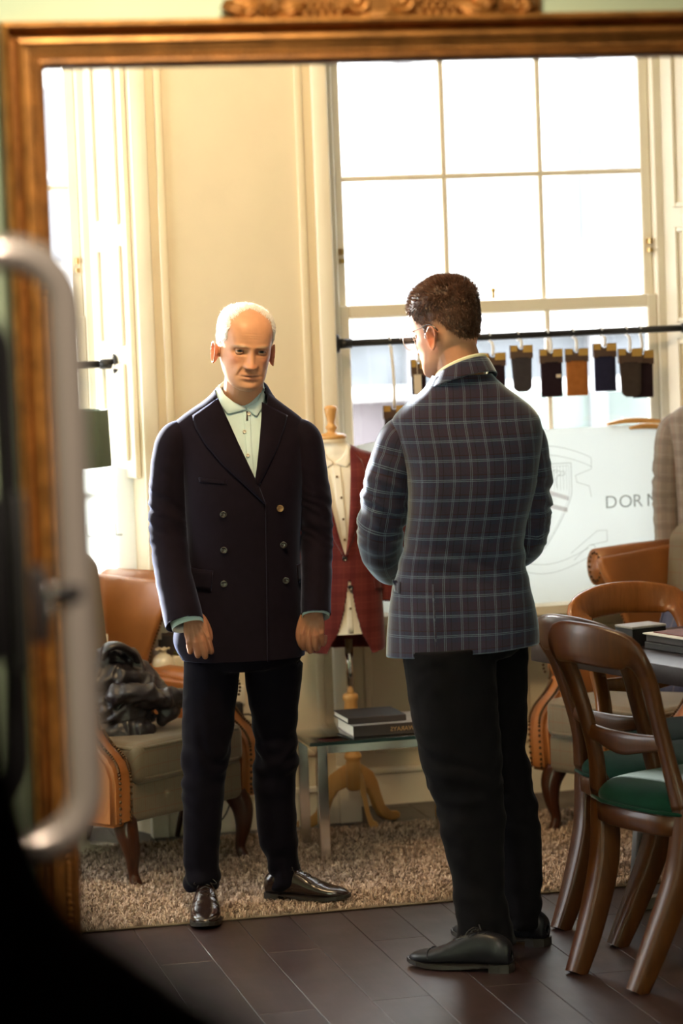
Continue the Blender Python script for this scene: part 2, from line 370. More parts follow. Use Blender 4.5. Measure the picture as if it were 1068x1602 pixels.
    def mesh(s, name):
        me = bpy.data.meshes.new(name); me.from_pydata(s.v, [], s.f); me.update()
        me.polygons.foreach_set('use_smooth', s.sm)
        ul = me.uv_layers.new(name='UVMap'); li = np.empty(len(me.loops), int); me.loops.foreach_get('vertex_index', li)
        ul.data.foreach_set('uv', np.array(s.uv, float)[li].ravel()); return me
    def build(s, name, mat, parent=None, label=None, autosmooth=None):
        me = s.mesh(name)
        for q in (mat if isinstance(mat, (list, tuple)) else [mat]): me.materials.append(M[q] if isinstance(q, str) else q)
        if autosmooth: me.set_sharp_from_angle(angle=math.radians(autosmooth))
        o = link(name, me, parent)
        if label: o['label'] = label
        return o
def smooth_path(P, R, sub):
    """Catmull-Rom refinement of points and radii"""
    n = len(P)
    if n < 3: 
        A = [P[0].lerp(P[-1], t / sub) for t in range(sub + 1)]; return A, [R[0] + (R[-1] - R[0]) * t / sub for t in range(sub + 1)]
    out = []; rr = []
    for i in range(n - 1):
        p0, p1, p2, p3 = P[max(i - 1, 0)], P[i], P[i + 1], P[min(i + 2, n - 1)]
        r0, r1, r2, r3 = R[max(i - 1, 0)], R[i], R[i + 1], R[min(i + 2, n - 1)]
        for k in range(sub):
            t = k / sub; a, b, c, d = -0.5 * t + t * t - 0.5 * t ** 3, 1 - 2.5 * t * t + 1.5 * t ** 3, 0.5 * t + 2 * t * t - 1.5 * t ** 3, -0.5 * t * t + 0.5 * t ** 3
            out.append(p0 * a + p1 * b + p2 * c + p3 * d); rr.append(max(1e-4, r0 * a + r1 * b + r2 * c + r3 * d))
    out.append(P[-1]); rr.append(R[-1]); return out, rr
def modify(o, *mods):
    """apply modifiers through the evaluated mesh"""
    for t, kw in mods:
        md = o.modifiers.new(t, t)
        for a, b in kw.items(): setattr(md, a, b)
    dg = bpy.context.evaluated_depsgraph_get(); dg.update()
    me = bpy.data.meshes.new_from_object(o.evaluated_get(dg), preserve_all_data_layers=True, depsgraph=dg)
    o.modifiers.clear(); old = o.data; o.data = me; bpy.data.meshes.remove(old); return o
def remesh(o, voxel, smooth=0, it=2):
    md = [('REMESH', dict(mode='VOXEL', voxel_size=voxel, use_smooth_shade=True))]
    if smooth: md.append(('SMOOTH', dict(factor=smooth, iterations=it)))
    return modify(o, *md)
def copy_tree(o, parent=None):
    c = o.copy(); COL.objects.link(c)
    if parent: c.parent = parent
    for ch in list(o.children): copy_tree(ch, c)
    return c
def text_mesh(txt, size, depth=0.0006, spacing=1.0):
    cu = bpy.data.curves.new('t', 'FONT'); cu.body = txt; cu.size = size; cu.extrude = depth; cu.space_character = spacing; cu.resolution_u = 4
    o = bpy.data.objects.new('t', cu); COL.objects.link(o); dg = bpy.context.evaluated_depsgraph_get()
    me = bpy.data.meshes.new_from_object(o.evaluated_get(dg)); bpy.data.objects.remove(o); return me
def text(name, txt, size, mat, parent, loc, rot, spacing=1.0, mirror=False, thin=None):
    me = text_mesh(txt, size, spacing=spacing); me.materials.append(M[mat])
    if mirror:
        for v in me.vertices: v.co.x *= -1
        me.flip_normals()
    o = link(name, me, parent); o.location = loc; o.rotation_euler = rot; return o
# ------------------------------------------------------------------ the room shell
CEIL = 3.15
def struct(name, mb, mat, **k):
    o = mb.build(name, mat, **k); o['kind'] = 'structure'; return o
fl = struct('floor', MB().box(-1.2, 4.8, -1.5, 10.05, -0.12, -0.014).box(-1.2, 4.8, -1.5, 3.9, -0.0139, 0), 'darkslab')
PLW = 0.155
plank_cache = {}
def plank_mesh(L):
    if L not in plank_cache:
        b = MB(); b.box(-PLW / 2 + 0.0007, PLW / 2 - 0.0007, 0.0007, L - 0.0007, -0.014, 0, 0.0012, 1); me = b.mesh('plank'); me.materials.append(M['floor']); plank_cache[L] = me
    return plank_cache[L]
for i in range(-13, 18):
    x = 1.778 + (i + 0.5) * PLW; y = 5.24 - ((i * 0.487) % 1.0) * 1.3
    while y < 10.0:
        L = 1.3
        if y + L > 10.04: L = round(10.04 - y, 2)
        if L > 0.05:
            p = link('plank', plank_mesh(L), fl); p.location = (x, y, 0)
        y += L
struct('ceiling', MB().box(-1.2, 4.8, -1.5, 10.05, CEIL, CEIL + 0.1), 'ceiling')

# back wall: piers, splayed reveals, aprons and heads
b = MB()
b.prism([(1.46, 9.65), (2.14, 9.65), (2.185, 9.93), (2.185, 10.05), (1.35, 10.05), (1.35, 9.93)], 0, CEIL, 'z')
b.prism([(3.57, 9.65), (4.8, 9.65), (4.8, 10.05), (3.425, 10.05), (3.425, 9.93)], 0, CEIL, 'z')
b.prism([(-1.2, 9.65), (-0.46, 9.65), (-0.35, 9.93), (-0.35, 10.05), (-1.2, 10.05)], 0, CEIL, 'z')
for x0, x1 in ((-0.48, 1.47), (2.13, 3.58)):
    b.box(x0, x1, 9.93, 10.05, 0, 0.68); b.box(x0 + 0.02, x1 - 0.02, 9.70, 10.05, 2.80, CEIL)
wall = struct('wall_back', b, 'cream')
def strip_frame(x0, x1, z0, z1, y, w=0.028, d=0.014):
    """raised picture-frame moulding on a wall facing the room"""
    m = MB()
    for (a0, a1, c0, c1) in ((x0, x0 + w, z0, z1), (x1 - w, x1, z0, z1), (x0 + w, x1 - w, z0, z0 + w), (x0 + w, x1 - w, z1 - w, z1)):
        m.box(a0, a1, y - d, y, c0, c1, 0.005, 2)
    return m
strip_frame(1.545, 2.055, 0.24, 2.95, 9.65).build('panel_moulding', 'cream', wall)
strip_frame(3.66, 4.4, 0.24, 2.95, 9.65).build('panel_moulding', 'cream', wall)
strip_frame(2.26, 2.76, 0.19, 0.60, 9.93).build('panel_moulding', 'cream', wall)
strip_frame(2.84, 3.34, 0.19, 0.60, 9.93).build('panel_moulding', 'cream', wall)
strip_frame(-0.25, 1.28, 0.19, 0.60, 9.93).build('panel_moulding', 'cream', wall)
base = MB()
for x0, x1, y in ((1.44, 2.10, 9.65), (3.59, 4.8, 9.65), (-1.0, -0.48, 9.65), (2.17, 3.44, 9.93), (-0.36, 1.36, 9.93)):
    base.box(x0, x1, y - 0.016, y, 0, 0.115); base.box(x0, x1, y - 0.024, y, 0.112, 0.135, 0.006, 2)
for x0, x1 in ((2.085, 2.165), (1.43, 1.49)):
    base.box(x0, x1, 9.615, 9.66, 0, 0.20, 0.004, 1)
struct('baseboard_back', base, 'whitepaint')
# left wall with a tall window beyond the frame of the picture, right wall, front end
b = MB()
for y0, y1, z0, z1 in ((-1.5, 8.25, 0, CEIL), (9.45, 10.05, 0, CEIL), (8.25, 9.45, 0, 0.7), (8.25, 9.45, 2.8, CEIL)):
    b.box(-1.2, -1.0, y0, y1, z0, z1)
struct('wall_left', b, 'green_wall')
struct('wall_right', MB().box(4.6, 4.8, -1.5, 10.05, 0, CEIL), 'room_green')
struct('wall_rear', MB().box(-1.2, 4.8, -1.6, -1.5, 0, CEIL), 'room_green')

def window(n, xa, xb, bars, lower_bars):
    """sash window: box frame, two sashes, glazing bars, panes, sill"""
    w = thing('window_%d' % n, None, None, ((xa + xb) / 2, 9.95, 0)); w['kind'] = 'structure'; cx = (xa + xb) / 2
    def B(name, mb, mat='whitepaint'): 
        o = mb.build(name, mat, w); o.location = (-cx, -9.95, 0); return o
    m = MB()
    for a, c in ((xa, xa + 0.032), (xb - 0.032, xb)): m.box(a, c, 9.90, 10.02, 0.70, 2.80, 0.004, 1)
    m.box(xa, xb, 9.90, 10.02, 2.735, 2.80, 0.004, 1); B('box_frame', m)
    for nm, y, z0, z1, bt, tp in (('upper_sash', 9.965, 1.735, 2.735, 0.045, 0.05), ('lower_sash', 9.93, 0.71, 1.785, 0.08, 0.045)):
        m = MB(); xl, xr = xa + 0.032, xb - 0.032
        for a, c in ((xl, xl + 0.036), (xr - 0.036, xr)): m.box(a, c, y - 0.018, y + 0.018, z0, z1, 0.004, 1)
        m.box(xl + 0.036, xr - 0.036, y - 0.017, y + 0.017, z0, z0 + bt, 0.004, 1); m.box(xl + 0.036, xr - 0.036, y - 0.017, y + 0.017, z1 - tp, z1, 0.004, 1); B(nm, m)
    zs = {'u': (1.78, 2.23, 2.685), 'l': (0.79, 1.25, 1.74)}
    for k, y in (('u', 9.965), ('l', 9.93)):
        z0, zm, z1 = zs[k]
        for x in bars: B('glazing_bar', MB().box(x - 0.009, x + 0.009, y - 0.014, y + 0.014, z0, z1, 0.004, 1))
        B('glazing_bar', MB().box(xa + 0.06, xb - 0.06, y - 0.0135, y + 0.0135, zm - 0.009, zm + 0.009, 0.004, 1))
        xs = [xa + 0.066] + list(bars) + [xb - 0.066]
        for i in range(len(xs) - 1):
            for c0, c1 in ((z0, zm), (zm, z1)):
                B('pane', MB().box(xs[i] + 0.002, xs[i + 1] - 0.002, y - 0.0015, y + 0.0015, c0, c1), 'pane')
    B('sash_catch', MB().tube([(cx - 0.02, 9.925, 1.79), (cx - 0.02, 9.925, 1.815)], 0.006, 8).ball((cx - 0.02, 9.925, 1.82), 0.009), 'brass')
    for x in (xa + 0.05, xb - 0.05):
        m = MB(); m.box(x - 0.004, x + 0.004, 9.905, 9.948, 1.965, 1.985); m.box(x - 0.006, x + 0.006, 9.905, 9.94, 1.935, 1.95); B('sash_lift', m, 'brass')
    return w
w1 = window(1, -0.35, 1.35, (0.03, 0.36, 0.69, 1.02), ())
w2 = window(2, 2.185, 3.425, (2.626, 2.982), ())
for n, (x0, x1, xi0, xi1) in enumerate(((-0.46, 1.46, -0.37, 1.37), (2.14, 3.57, 2.18, 3.44))):
    m = MB(); m.prism([(x0 - 0.03, 9.615), (x1 + 0.03, 9.615), (x1 + 0.03, 9.649), (x1, 9.652), (xi1, 9.93), (xi0, 9.93), (x0, 9.652), (x0 - 0.03, 9.649)], 0.682, 0.712, 'z')
    struct('trim_%d' % (n + 1), m, 'whitepaint')
# casings round the openings
for n, (x0, x1) in enumerate(((-0.46, 1.46), (2.14, 3.57))):
    m = MB()
    for s, x in ((-1, x0), (1, x1)):
        a, c = sorted((x, x + s * 0.055)); m.box(a, c, 9.628, 9.65, 0.20, 2.86, 0.006, 2)
    m.box(x0 - 0.055, x1 + 0.055, 9.628, 9.65, 2.80, 2.88, 0.006, 2)
    struct('trim_%d' % (n + 3), m, 'whitepaint')
# folded shutter leaves lying against the splayed reveals
def shutter(xf, xg, label, s):
    d = Vector((xg - xf, 9.93 - 9.65, 0)); L = d.length; nrm = Vector((-d.y, d.x, 0)).normalized() * s
    o = thing('window_shutter', label, 'shutter', (xf, 9.655, 0)); u = d.normalized()
    ang = math.atan2(u.y, u.x)
    o.rotation_euler = (0, 0, ang)
    sg = 1 if s > 0 else -1
    m = MB(); y0, y1 = sorted((0.003 * sg, 0.022 * sg)); m.box(0.012, L - 0.03, y0, y1, 1.23, 2.78, 0.003, 1); m.build('leaf', 'whitepaint', o)
    for z0, z1 in ((1.29, 1.62), (1.68, 2.02), (2.09, 2.72)):
        m = MB(); w = 0.018; a0, a1 = 0.05, L - 0.085
        yy = sorted((0.022 * sg, 0.034 * sg))
        for (p0, p1, c0, c1) in ((a0, a0 + w, z0, z1), (a1 - w, a1, z0, z1), (a0 + w, a1 - w, z0, z0 + w), (a0 + w, a1 - w, z1 - w, z1)):
            m.box(p0, p1, yy[0], yy[1], c0, c1, 0.004, 1)
        m.build('panel_moulding', 'whitepaint', o)
    return o
shutter(1.46, 1.35, 'white panelled shutter folded on the reveal of the window at far left', 1)
shutter(3.57, 3.425, 'white panelled shutter folded on the reveal right of the socks', 1)

# frosted privacy screens with crest and lettering
def crest(parent, cx, cz, y):
    """line shield between two ribbons"""
    def line(pts, w=0.0022, mat='grey_print', name='crest_line', closed=False):
        m = MB(); n = len(pts)
        for i in range(n - 1):
            a, c = Vector((pts[i][0], 0, pts[i][1])), Vector((pts[i + 1][0], 0, pts[i + 1][1])); d = (c - a).normalized(); nn = Vector((-d.z, 0, d.x)) * w / 2
            m.add([a + nn, c + nn, c - nn, a - nn], [(0, 1, 2, 3)], smooth=False)
        o = m.build(name, mat, parent); o.location = (cx, y, cz); return o
    def curve(fn, n=18): return [fn(i / n) for i in range(n + 1)]
    sh = [(-0.11, 0.13), (0.11, 0.13)] + [(0.11, 0.13 - 0.10 * t) for t in (0.5, 1)] + curve(lambda t: (0.11 * math.cos(t * PI / 2) ** 0.8 if t < 1 else 0, 0.03 - 0.20 * t ** 1.1 * (0.55 + 0.45 * t)), 12)
    full = sh + [(-a, c) for a, c in sh[::-1]]
    line(full, 0.0026)
    line([(a * 0.92, c * 0.94 - 0.001) for a, c in full], 0.0014)
    m = MB()
    for i in range(-8, 9):
        x = i * 0.0115; zb = 0.035
        m.box(x - 0.0004, x + 0.0004, -0.0003, 0.0003, zb, 0.12)
    o = m.build('crest_hatching', 'grey_print', parent); o.location = (cx, y, cz)
    for k in (0, 1):
        dz = -0.042 * k
        m = MB(); m.add([(-0.092, 0, 0.062 + dz), (-0.092, 0, 0.078 + dz), (0.098, 0, 0.012 + dz), (0.098, 0, -0.004 + dz)] if k == 0 else [(-0.085, 0, 0.05 + dz), (-0.085, 0, 0.066 + dz), (0.092, 0, 0.014 + dz), (0.092, 0, -0.002 + dz)], [(0, 1, 2, 3)], smooth=False)
        o = m.build('crest_stripe', 'red_print', parent); o.location = (cx, y - 0.0004, cz)
    line([(0.03, 0.045), (0.034, 0.07), (0.028, 0.09), (0.04, 0.105), (0.055, 0.108), (0.07, 0.10), (0.082, 0.103), (0.088, 0.092), (0.076, 0.086), (0.062, 0.088), (0.052, 0.075), (0.056, 0.045)], 0.0022)
    line([(0.045, 0.098), (0.06, 0.1)], 0.002); line([(0.062, 0.088), (0.075, 0.094)], 0.002)
    for o_ in (0.0, -0.032):
        line(curve(lambda t: (-0.185 + 0.37 * t, 0.165 + 0.05 * math.sin(PI * t) ** 0.9 - 0.02 + o_ * (1 if 0 < t < 1 else 1))), 0.002)
        line(curve(lambda t: (-0.165 + 0.33 * t, -0.175 - 0.05 * math.sin(PI * t) + o_)), 0.002)
    for s in (-1, 1):
        line([(s * 0.185, 0.145), (s * 0.185, 0.105), (s * 0.125, 0.085), (s * 0.13, 0.06), (s * 0.175, 0.045), (s * 0.182, 0.005)], 0.002)
        line([(s * 0.10, -0.19), (s * 0.20, -0.115), (s * 0.235, -0.115), (s * 0.235, -0.155), (s * 0.17, -0.165), (s * 0.11, -0.215)], 0.002)
        line([(s * 0.17, -0.165), (s * 0.185, -0.165), (s * 0.20, -0.19)], 0.002)
def screen(x0, x1, label, sh=0.0, fx=None):
    o = thing('privacy_screen', label, 'screen', ((x0 + x1) / 2, 9.72, 0.7125)); cx = (x0 + x1) / 2
    def top(t): return 1.325 - 0.035 * max(0, (abs(t - 0.5) - 0.3) / 0.2) ** 1.6 - 0.712 - 0.04 * max(0, (t - 0.9) / 0.1)
    m = MB(); n = 30; v = []; W = x1 - x0
    for y in (0, 0.006):
        for i in range(n + 1): v += [(-W / 2 + W * i / n, y, 0), (-W / 2 + W * i / n, y, top(i / n))]
    f = []; q = 2 * (n + 1)
    for i in range(n):
        a = 2 * i; f += [(a, a + 2, a + 3, a + 1), (q + a, q + a + 1, q + a + 3, q + a + 2), (a + 1, a + 3, q + a + 3, q + a + 1)]
    m.add(v, f, smooth=False); m.build('film', 'frost', o)
    lx = x0 + 0.850 - cx + sh + (fx or 0)
    for i, ch in enumerate('DORMEUIL'):
        t = text('letter', ch, 0.064, 'letter_print', o, (lx + i * 0.0515 + (0.015 if ch == 'I' else 0), -0.0015, 1.034 - 0.712), (PI / 2, 0, 0))
    crest(o, x0 + 0.56 - cx + sh, 1.072 - 0.712, -0.0012)
    return o
screen(2.165, 3.545, 'wide frosted privacy screen with crest behind the man in checks', 0.155, -0.06)
screen(-0.435, 1.435, 'frosted privacy screen behind the leather armchair at left edge', 0.58)

# ------------------------------------------------------------------ street outside
def facade():
    o = thing('townhouse', 'pale stone townhouse across the street seen overexposed through the windows', 'building', (0.0, 19.5, 0))
    M['stone'] = plain('pale_stone', (0.80, 0.79, 0.77), 0.8, vary=0.04, scale=2)
    M['stone2'] = plain('grey_stone', (0.15, 0.165, 0.18), 0.8, vary=0.35, scale=2.5)
    M['stone3'] = plain('pink_grey_stone', (0.17, 0.15, 0.158), 0.8, vary=0.2, scale=2)
    M['farglass'] = plain('far_window_glass', (0.27, 0.285, 0.31), 0.6)
    M['farglass2'] = plain('far_shop_glass', (0.17, 0.21, 0.19), 0.5, vary=0.4, scale=1.2)
    b = MB(); b.box(-2.1, 12, 0, 0.6, 1.75, 6.6); b.box(-2.1, 12, 0, 0.6, -2, 0.6); b.build('wall', 'stone', o)
    MB().box(-2.1, 12, -0.05, 0.5, 1.15, 1.46).build('shop_fascia', 'stone2', o)
    MB().box(-2.1, 12, 0.1, 0.5, 0.6, 1.06).build('shop_front', 'stone3', o)
    MB().box(-2.1, 12, -0.12, 0.5, 1.06, 1.15, 0.02, 1).build('string_course', 'stone', o)
    MB().box(-2.1, 12, -0.2, 0.5, 1.46, 1.75, 0.03, 1).build('cornice', 'stone', o)
    MB().box(5.5, 7.1, -0.1, 0.3, 0.62, 1.12, 0.02, 1).build('shop_window', 'farglass2', o)
    for i in range(-1, 8):
        x = i * 1.28 - 0.1
        f = MB().box(x - 0.36, x + 0.36, -0.06, 0.1, 2.0, 3.35, 0.02, 1).build('window', 'stone', o)
        for (a, c) in ((-0.28, -0.015), (0.015, 0.28)):
            for z0, z1 in ((2.08, 2.65), (2.70, 3.26)):
                MB().box(x + a, x + c, -0.075, -0.061, z0, z1).build('pane', 'farglass', f)
    M['rail'] = plain('grey_rail', (0.28, 0.28, 0.29), 0.6)
    r = MB(); r.box(4.2, 8.6, -0.5, -0.47, 2.62, 2.66); r.box(4.2, 8.6, -0.5, -0.47, 2.08, 2.11)
    for i in range(74): r.box(4.2 + i * 0.06, 4.213 + i * 0.06, -0.49, -0.475, 2.1, 2.63)
    r.build('balcony_railing', 'rail', o)
    for x in (4.80, 6.12): MB().box(x, x + 0.10, -0.18, -0.05, -2, 4.6).build('downpipe', 'rail', o)
    return o
facade()
struct('ground', MB().box(-30, 40, 10.06, 60, -1.2, -1.0), plain('street_asphalt', (0.40, 0.39, 0.38), 0.8))

# ------------------------------------------------------------------ the gilt mirror frame and the pale green wall it stands against
MY = 5.20
b = MB()
b.box(-1.2, 0.60, MY, MY + 0.06, 0, CEIL); b.box(2.50, 4.8, MY, MY + 0.06, 0, CEIL); b.box(0.60, 2.50, MY, MY + 0.06, 2.30, CEIL); b.box(0.60, 2.50, MY, MY + 0.06, 0, 0.06)
struct('wall_front', b, 'green_wall')
def mirror_frame():
    o = thing('mirror_frame', 'large carved gilt frame through which the fitting room is seen', 'frame', (1.53, MY, 0)); ox = 1.53
    X0, X1, Z0, Z1 = 0.557, 2.50 + 0.03, 0.0, 2.343
    def sweep(prof, name, mat):
        m = MB(); n = len(prof); v = []
        for t, p in prof:
            y = -p
            v += [(X0 + t - ox, y, Z0 + t), (X1 - t - ox, y, Z0 + t), (X1 - t - ox, y, Z1 - t), (X0 + t - ox, y, Z1 - t)]
        f = [(k * 4 + i, k * 4 + (i + 1) % 4, (k + 1) * 4 + (i + 1) % 4, (k + 1) * 4 + i) for k in range(n - 1) for i in range(4)]
        m.add(v, f, smooth=False); return m.build(name, mat, o, autosmooth=None)
    sweep([(0, 0), (0, .040), (.003, .047), (.009, .050), (.013, .046), (.0135, .040)], 'outer_moulding', 'gold')
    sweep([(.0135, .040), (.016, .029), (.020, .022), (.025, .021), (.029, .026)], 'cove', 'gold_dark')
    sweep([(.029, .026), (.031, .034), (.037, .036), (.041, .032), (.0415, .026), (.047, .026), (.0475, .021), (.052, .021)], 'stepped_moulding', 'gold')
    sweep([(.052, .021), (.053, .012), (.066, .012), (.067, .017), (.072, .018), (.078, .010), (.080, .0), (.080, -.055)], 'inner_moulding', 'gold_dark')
    m = MB(); t = 0.0595
    x = X0 + t
    while x < X1 - t: m.ball((x - ox, -.014, Z1 - t), 0.0056, 8, 5, (0.95, 1, 1.15)); x += 0.0118
    z = Z1 - t - 0.0118
    while z > 0.3: m.ball((X0 + t - ox, -.014, z), 0.0056, 8, 5, (1.15, 1, 0.95)); z -= 0.0118
    bd = m.build('beading', 'gold', o); bd['kind'] = 'stuff'
    # carved crest
    def cp(px, py): 
        w = on_y(px, py, MY - 0.03); return w.x - ox, w.z
    cr = MB(); xa, za = cp(372, 30); xb, zb = cp(848, 22); cr.box(xa, xb, -0.022, 0.0, Z1 - 0.002, Z1 + 0.075, 0.004, 1); cr.build('crest_plate', 'gold', o)
    def leaf(p0, p1, w, bulge, name='acanthus_leaf'):
        a, c = cp(*p0), cp(*p1); m = MB()
        def fn(u, v):
            x = a[0] + (c[0] - a[0]) * v; z = a[1] + (c[1] - a[1]) * v + bulge * math.sin(PI * v)
            dx, dz = c[0] - a[0], c[1] - a[1]; L = math.hypot(dx, dz); nx, nz = -dz / L, dx / L
            ww = w * math.sin(PI * min(1, v * 0.93 + 0.06)) ** 0.7 * (1 + 0.18 * math.sin(v * 26)); s = u * 2 - 1
            return (x + nx * ww * s, -0.026 - 0.018 * math.sin(PI * v) * (1 - 0.6 * s * s) - 0.005 * math.cos(s * 9), z + nz * ww * s)
        m.grid(fn, 10, 18); q = m.build(name, 'gold', o); q.modifiers.new('s', 'SOLIDIFY').thickness = 0.004; return q
    leaf((350, 6), (392, 27), 0.013, 0.006); leaf((430, 26), (475, 10), 0.010, 0.004); leaf((368, 22), (402, -2), 0.014, -0.004); leaf((412, 24), (440, -6), 0.014, 0.004)
    leaf((716, 8), (775, 20), 0.009, -0.006); leaf((742, 20), (772, -8), 0.014, 0.004); leaf((790, 20), (812, -8), 0.016, 0.004); leaf((806, 18), (836, 2), 0.012, 0.005); leaf((560, 30), (640, 30), 0.010, 0.004)
    for px, py in ((559, 3), (630, 2)):
        x, z = cp(px, py); m = MB()
        m.tube([(x + 0.017 * math.cos(q * PI / 10), -0.034, z + 0.017 * math.sin(q * PI / 10)) for q in range(20)], 0.0065, 8, closed=True, up=(0, 1, 0)); m.ball((x, -0.03, z), 0.012, 12, 8, (1, 0.7, 1)); m.build('roundel', 'gold', o)
    for px, py, n in ((510, 8, 14), (690, 6, 14)):
        for i in range(n):
            r, c = divmod(i, 5); x, z = cp(px - 32 + c * 13 + (r % 2) * 6, py + 14 - r * 10)
            MB().ball((x, -0.030 - 0.004 * (r % 2), z), 0.0066, 10, 7).build('berry', 'gold', o)
    return o
mirror_frame()

# ------------------------------------------------------------------ foreground: door with pull handle, dark coat
def door():
    Y = 3.1
    o = thing('entrance_door', 'open door edge with tall looped chrome pull handle, blurred at left edge', 'door', (0.0, Y, 0))
    P = lambda px, py, dy=0.0: (lambda w: (w.x, w.y - Y, w.z))(on_y(px, py, Y + dy))
    MB().box(-0.10, P(-75, 800)[0], -0.03, 0.03, 0, 2.5, 0.004, 1).build('stile', 'black', o)
    def loop(xr, y0, y1, xl, rad, dy, name, mat):
        k = P(0, 0)[0] - P(-1, 0)[0]
        a = P(xr, y0, dy); bt = P(xr + 44, y1, dy); bt = (a[0], bt[1], bt[2]); R = 0.062
        pts = [(P(xl, y0, dy)[0], dy, a[2] + 0.0)]
        pts += [(a[0] - R + R * math.sin(t), dy, a[2] - R + R * math.cos(t)) for t in np.linspace(0, PI / 2, 9)]
        pts += [(bt[0] - R + R * math.cos(t), dy, bt[2] + R - R * math.sin(t)) for t in np.linspace(0, PI / 2, 9)]
        pts += [(P(xl, y1, dy)[0], dy, bt[2])]
        return MB().tube(pts, rad, 16).build(name, mat, o)
    loop(99, 394, 1318, -80, 0.0195, 0.0, 'pull_handle', 'satin')
    loop(4, 470, 1270, -80, 0.010, 0.03, 'inner_pull_handle', 'black_metal')
    def pb(x0, y0, x1, y1, d0, d1, name, mat):
        a, c = P(x0, y0), P(x1, y1); MB().box(a[0], c[0], d0, d1, c[2], a[2], 0.003, 2).build(name, mat, o)
    pb(16, 770, 44, 1045, -0.05, -0.01, 'lock_case', 'black'); pb(45, 885, 73, 1000, -0.045, -0.012, 'latch_case', 'black')
    pb(72, 915, 128, 940, -0.02, -0.005, 'latch_arm', 'black_metal'); pb(64, 912, 78, 932, -0.05, -0.03, 'keyhole_rose', 'chrome'); pb(68, 944, 79, 968, -0.05, -0.03, 'thumb_turn', 'chrome')
    pb(-80, 780, 17, 1030, -0.03, 0.0, 'lock_plate', 'black')
door()
def dark_coat():
    Y = 1.3; o = thing('draped_coat', 'near-black coat shape filling the lower left foreground, fully out of focus', 'coat', (0.0, Y, 0))
    edge = [(-40, 300), (-12, 600), (2, 900), (28, 1100), (72, 1290), (120, 1400), (205, 1465), (300, 1535), (410, 1615), (470, 1760)]
    E = [on_y(px, py, Y) for px, py in edge]; E = [(e.x, e.z) for e in E] + [(0.30, 1.2), (0.30, 0.9), (0.27, 0.02)]
    P, R = smooth_path([Vector((x, 0, z)) for x, z in E], [1.0] * len(E), 4); xl = -0.42
    m = MB(); n = 22; v = []
    for p in P:
        cx = (p.x + xl) / 2; a = (p.x - xl) / 2; dpt = 0.13
        for j in range(n):
            q = 2 * PI * j / n; v.append((cx + a * math.cos(q), dpt * math.sin(q) * (1 + 0.08 * math.sin(q * 5 + p.z * 9)), p.z))
    L = len(P); m.add(v, [(k * n + j, (k + 1) * n + j, (k + 1) * n + (j + 1) % n, k * n + (j + 1) % n) for k in range(L - 1) for j in range(n)] + [list(range(n)), [(L - 1) * n + j for j in range(n)][::-1]])
    m.build('cloth', 'coat_dark', o); return o
dark_coat()
# ------------------------------------------------------------------ shag rug
def rug():
    x0, x1, y0, y1 = 0.55, 3.55, 8.25, 9.50
    o = thing('shag_rug', 'beige shaggy rug on the dark plank floor under the armchairs and glass table', 'rug', ((x0 + x1) / 2, (y0 + y1) / 2, 0))
    W, D = (x1 - x0) / 2, (y1 - y0) / 2
    M['rug_back'] = plain('rug_backing', (0.17, 0.125, 0.085), 0.95)
    m, k = new_mat('rug_pile'); M['rug_pile'] = m; at = k.node('ShaderNodeAttribute', attribute_name='tone').outputs['Fac']
    setp(k, k.ramp(at, [(0.0, (0.21, 0.135, 0.10)), (0.5, (0.46, 0.335, 0.255)), (1.0, (0.70, 0.55, 0.44))]), 0.95); k.b.inputs['Specular IOR Level'].default_value = 0.1
    MB().box(-W, W, -D, D, 0.0005, 0.008, 0.003, 1).build('backing', 'rug_back', o)
    N = 90000
    bx = RNG.uniform(-W, W, N); by = RNG.uniform(-D, D, N)
    keep = (bx + (x0 + x1) / 2 > 0.95) & (bx + (x0 + x1) / 2 < 3.35); bx = bx[keep]; by = by[keep]; N = len(bx)
    clump = np.array([noise.noise(Vector((a * 38, c * 38, 0))) for a, c in zip(bx, by)]); clump2 = np.array([noise.noise(Vector((a * 30 + 9, c * 30, 4))) for a, c in zip(bx, by)])
    ang = clump * 7 + RNG.normal(0, 0.7, N); ln = RNG.uniform(0.007, 0.015, N); h = RNG.uniform(0.008, 0.017, N) * (1 + 0.35 * clump2); w = RNG.uniform(0.0012, 0.0024, N)
    dx, dy = np.cos(ang), np.sin(ang); px, py = -dy * w, dx * w
    def P(t, lift, s): return np.stack([bx + dx * ln * t + px * s, by + dy * ln * t + py * s, 0.006 + lift], 1)
    V = np.stack([P(0, 0 * h, -1), P(0, 0 * h, 1), P(0.35, h * 0.8, 1), P(0.35, h * 0.8, -1), P(1.0, h, 0)], 1).reshape(-1, 3)
    me = bpy.data.meshes.new('pile'); i = np.arange(N) * 5
    F = [q for a in i.tolist() for q in ((a, a + 1, a + 2, a + 3), (a + 3, a + 2, a + 4))]
    me.from_pydata(V.tolist(), [], F); me.materials.append(m)
    tone = np.clip(0.5 + 0.25 * clump2 + RNG.normal(0, 0.22, N), 0, 1)
    a = me.attributes.new('tone', 'FLOAT', 'POINT'); a.data.foreach_set('value', np.repeat(tone, 5).astype(np.float32))
    p = link('pile', me, o); p['kind'] = 'stuff'
rug()

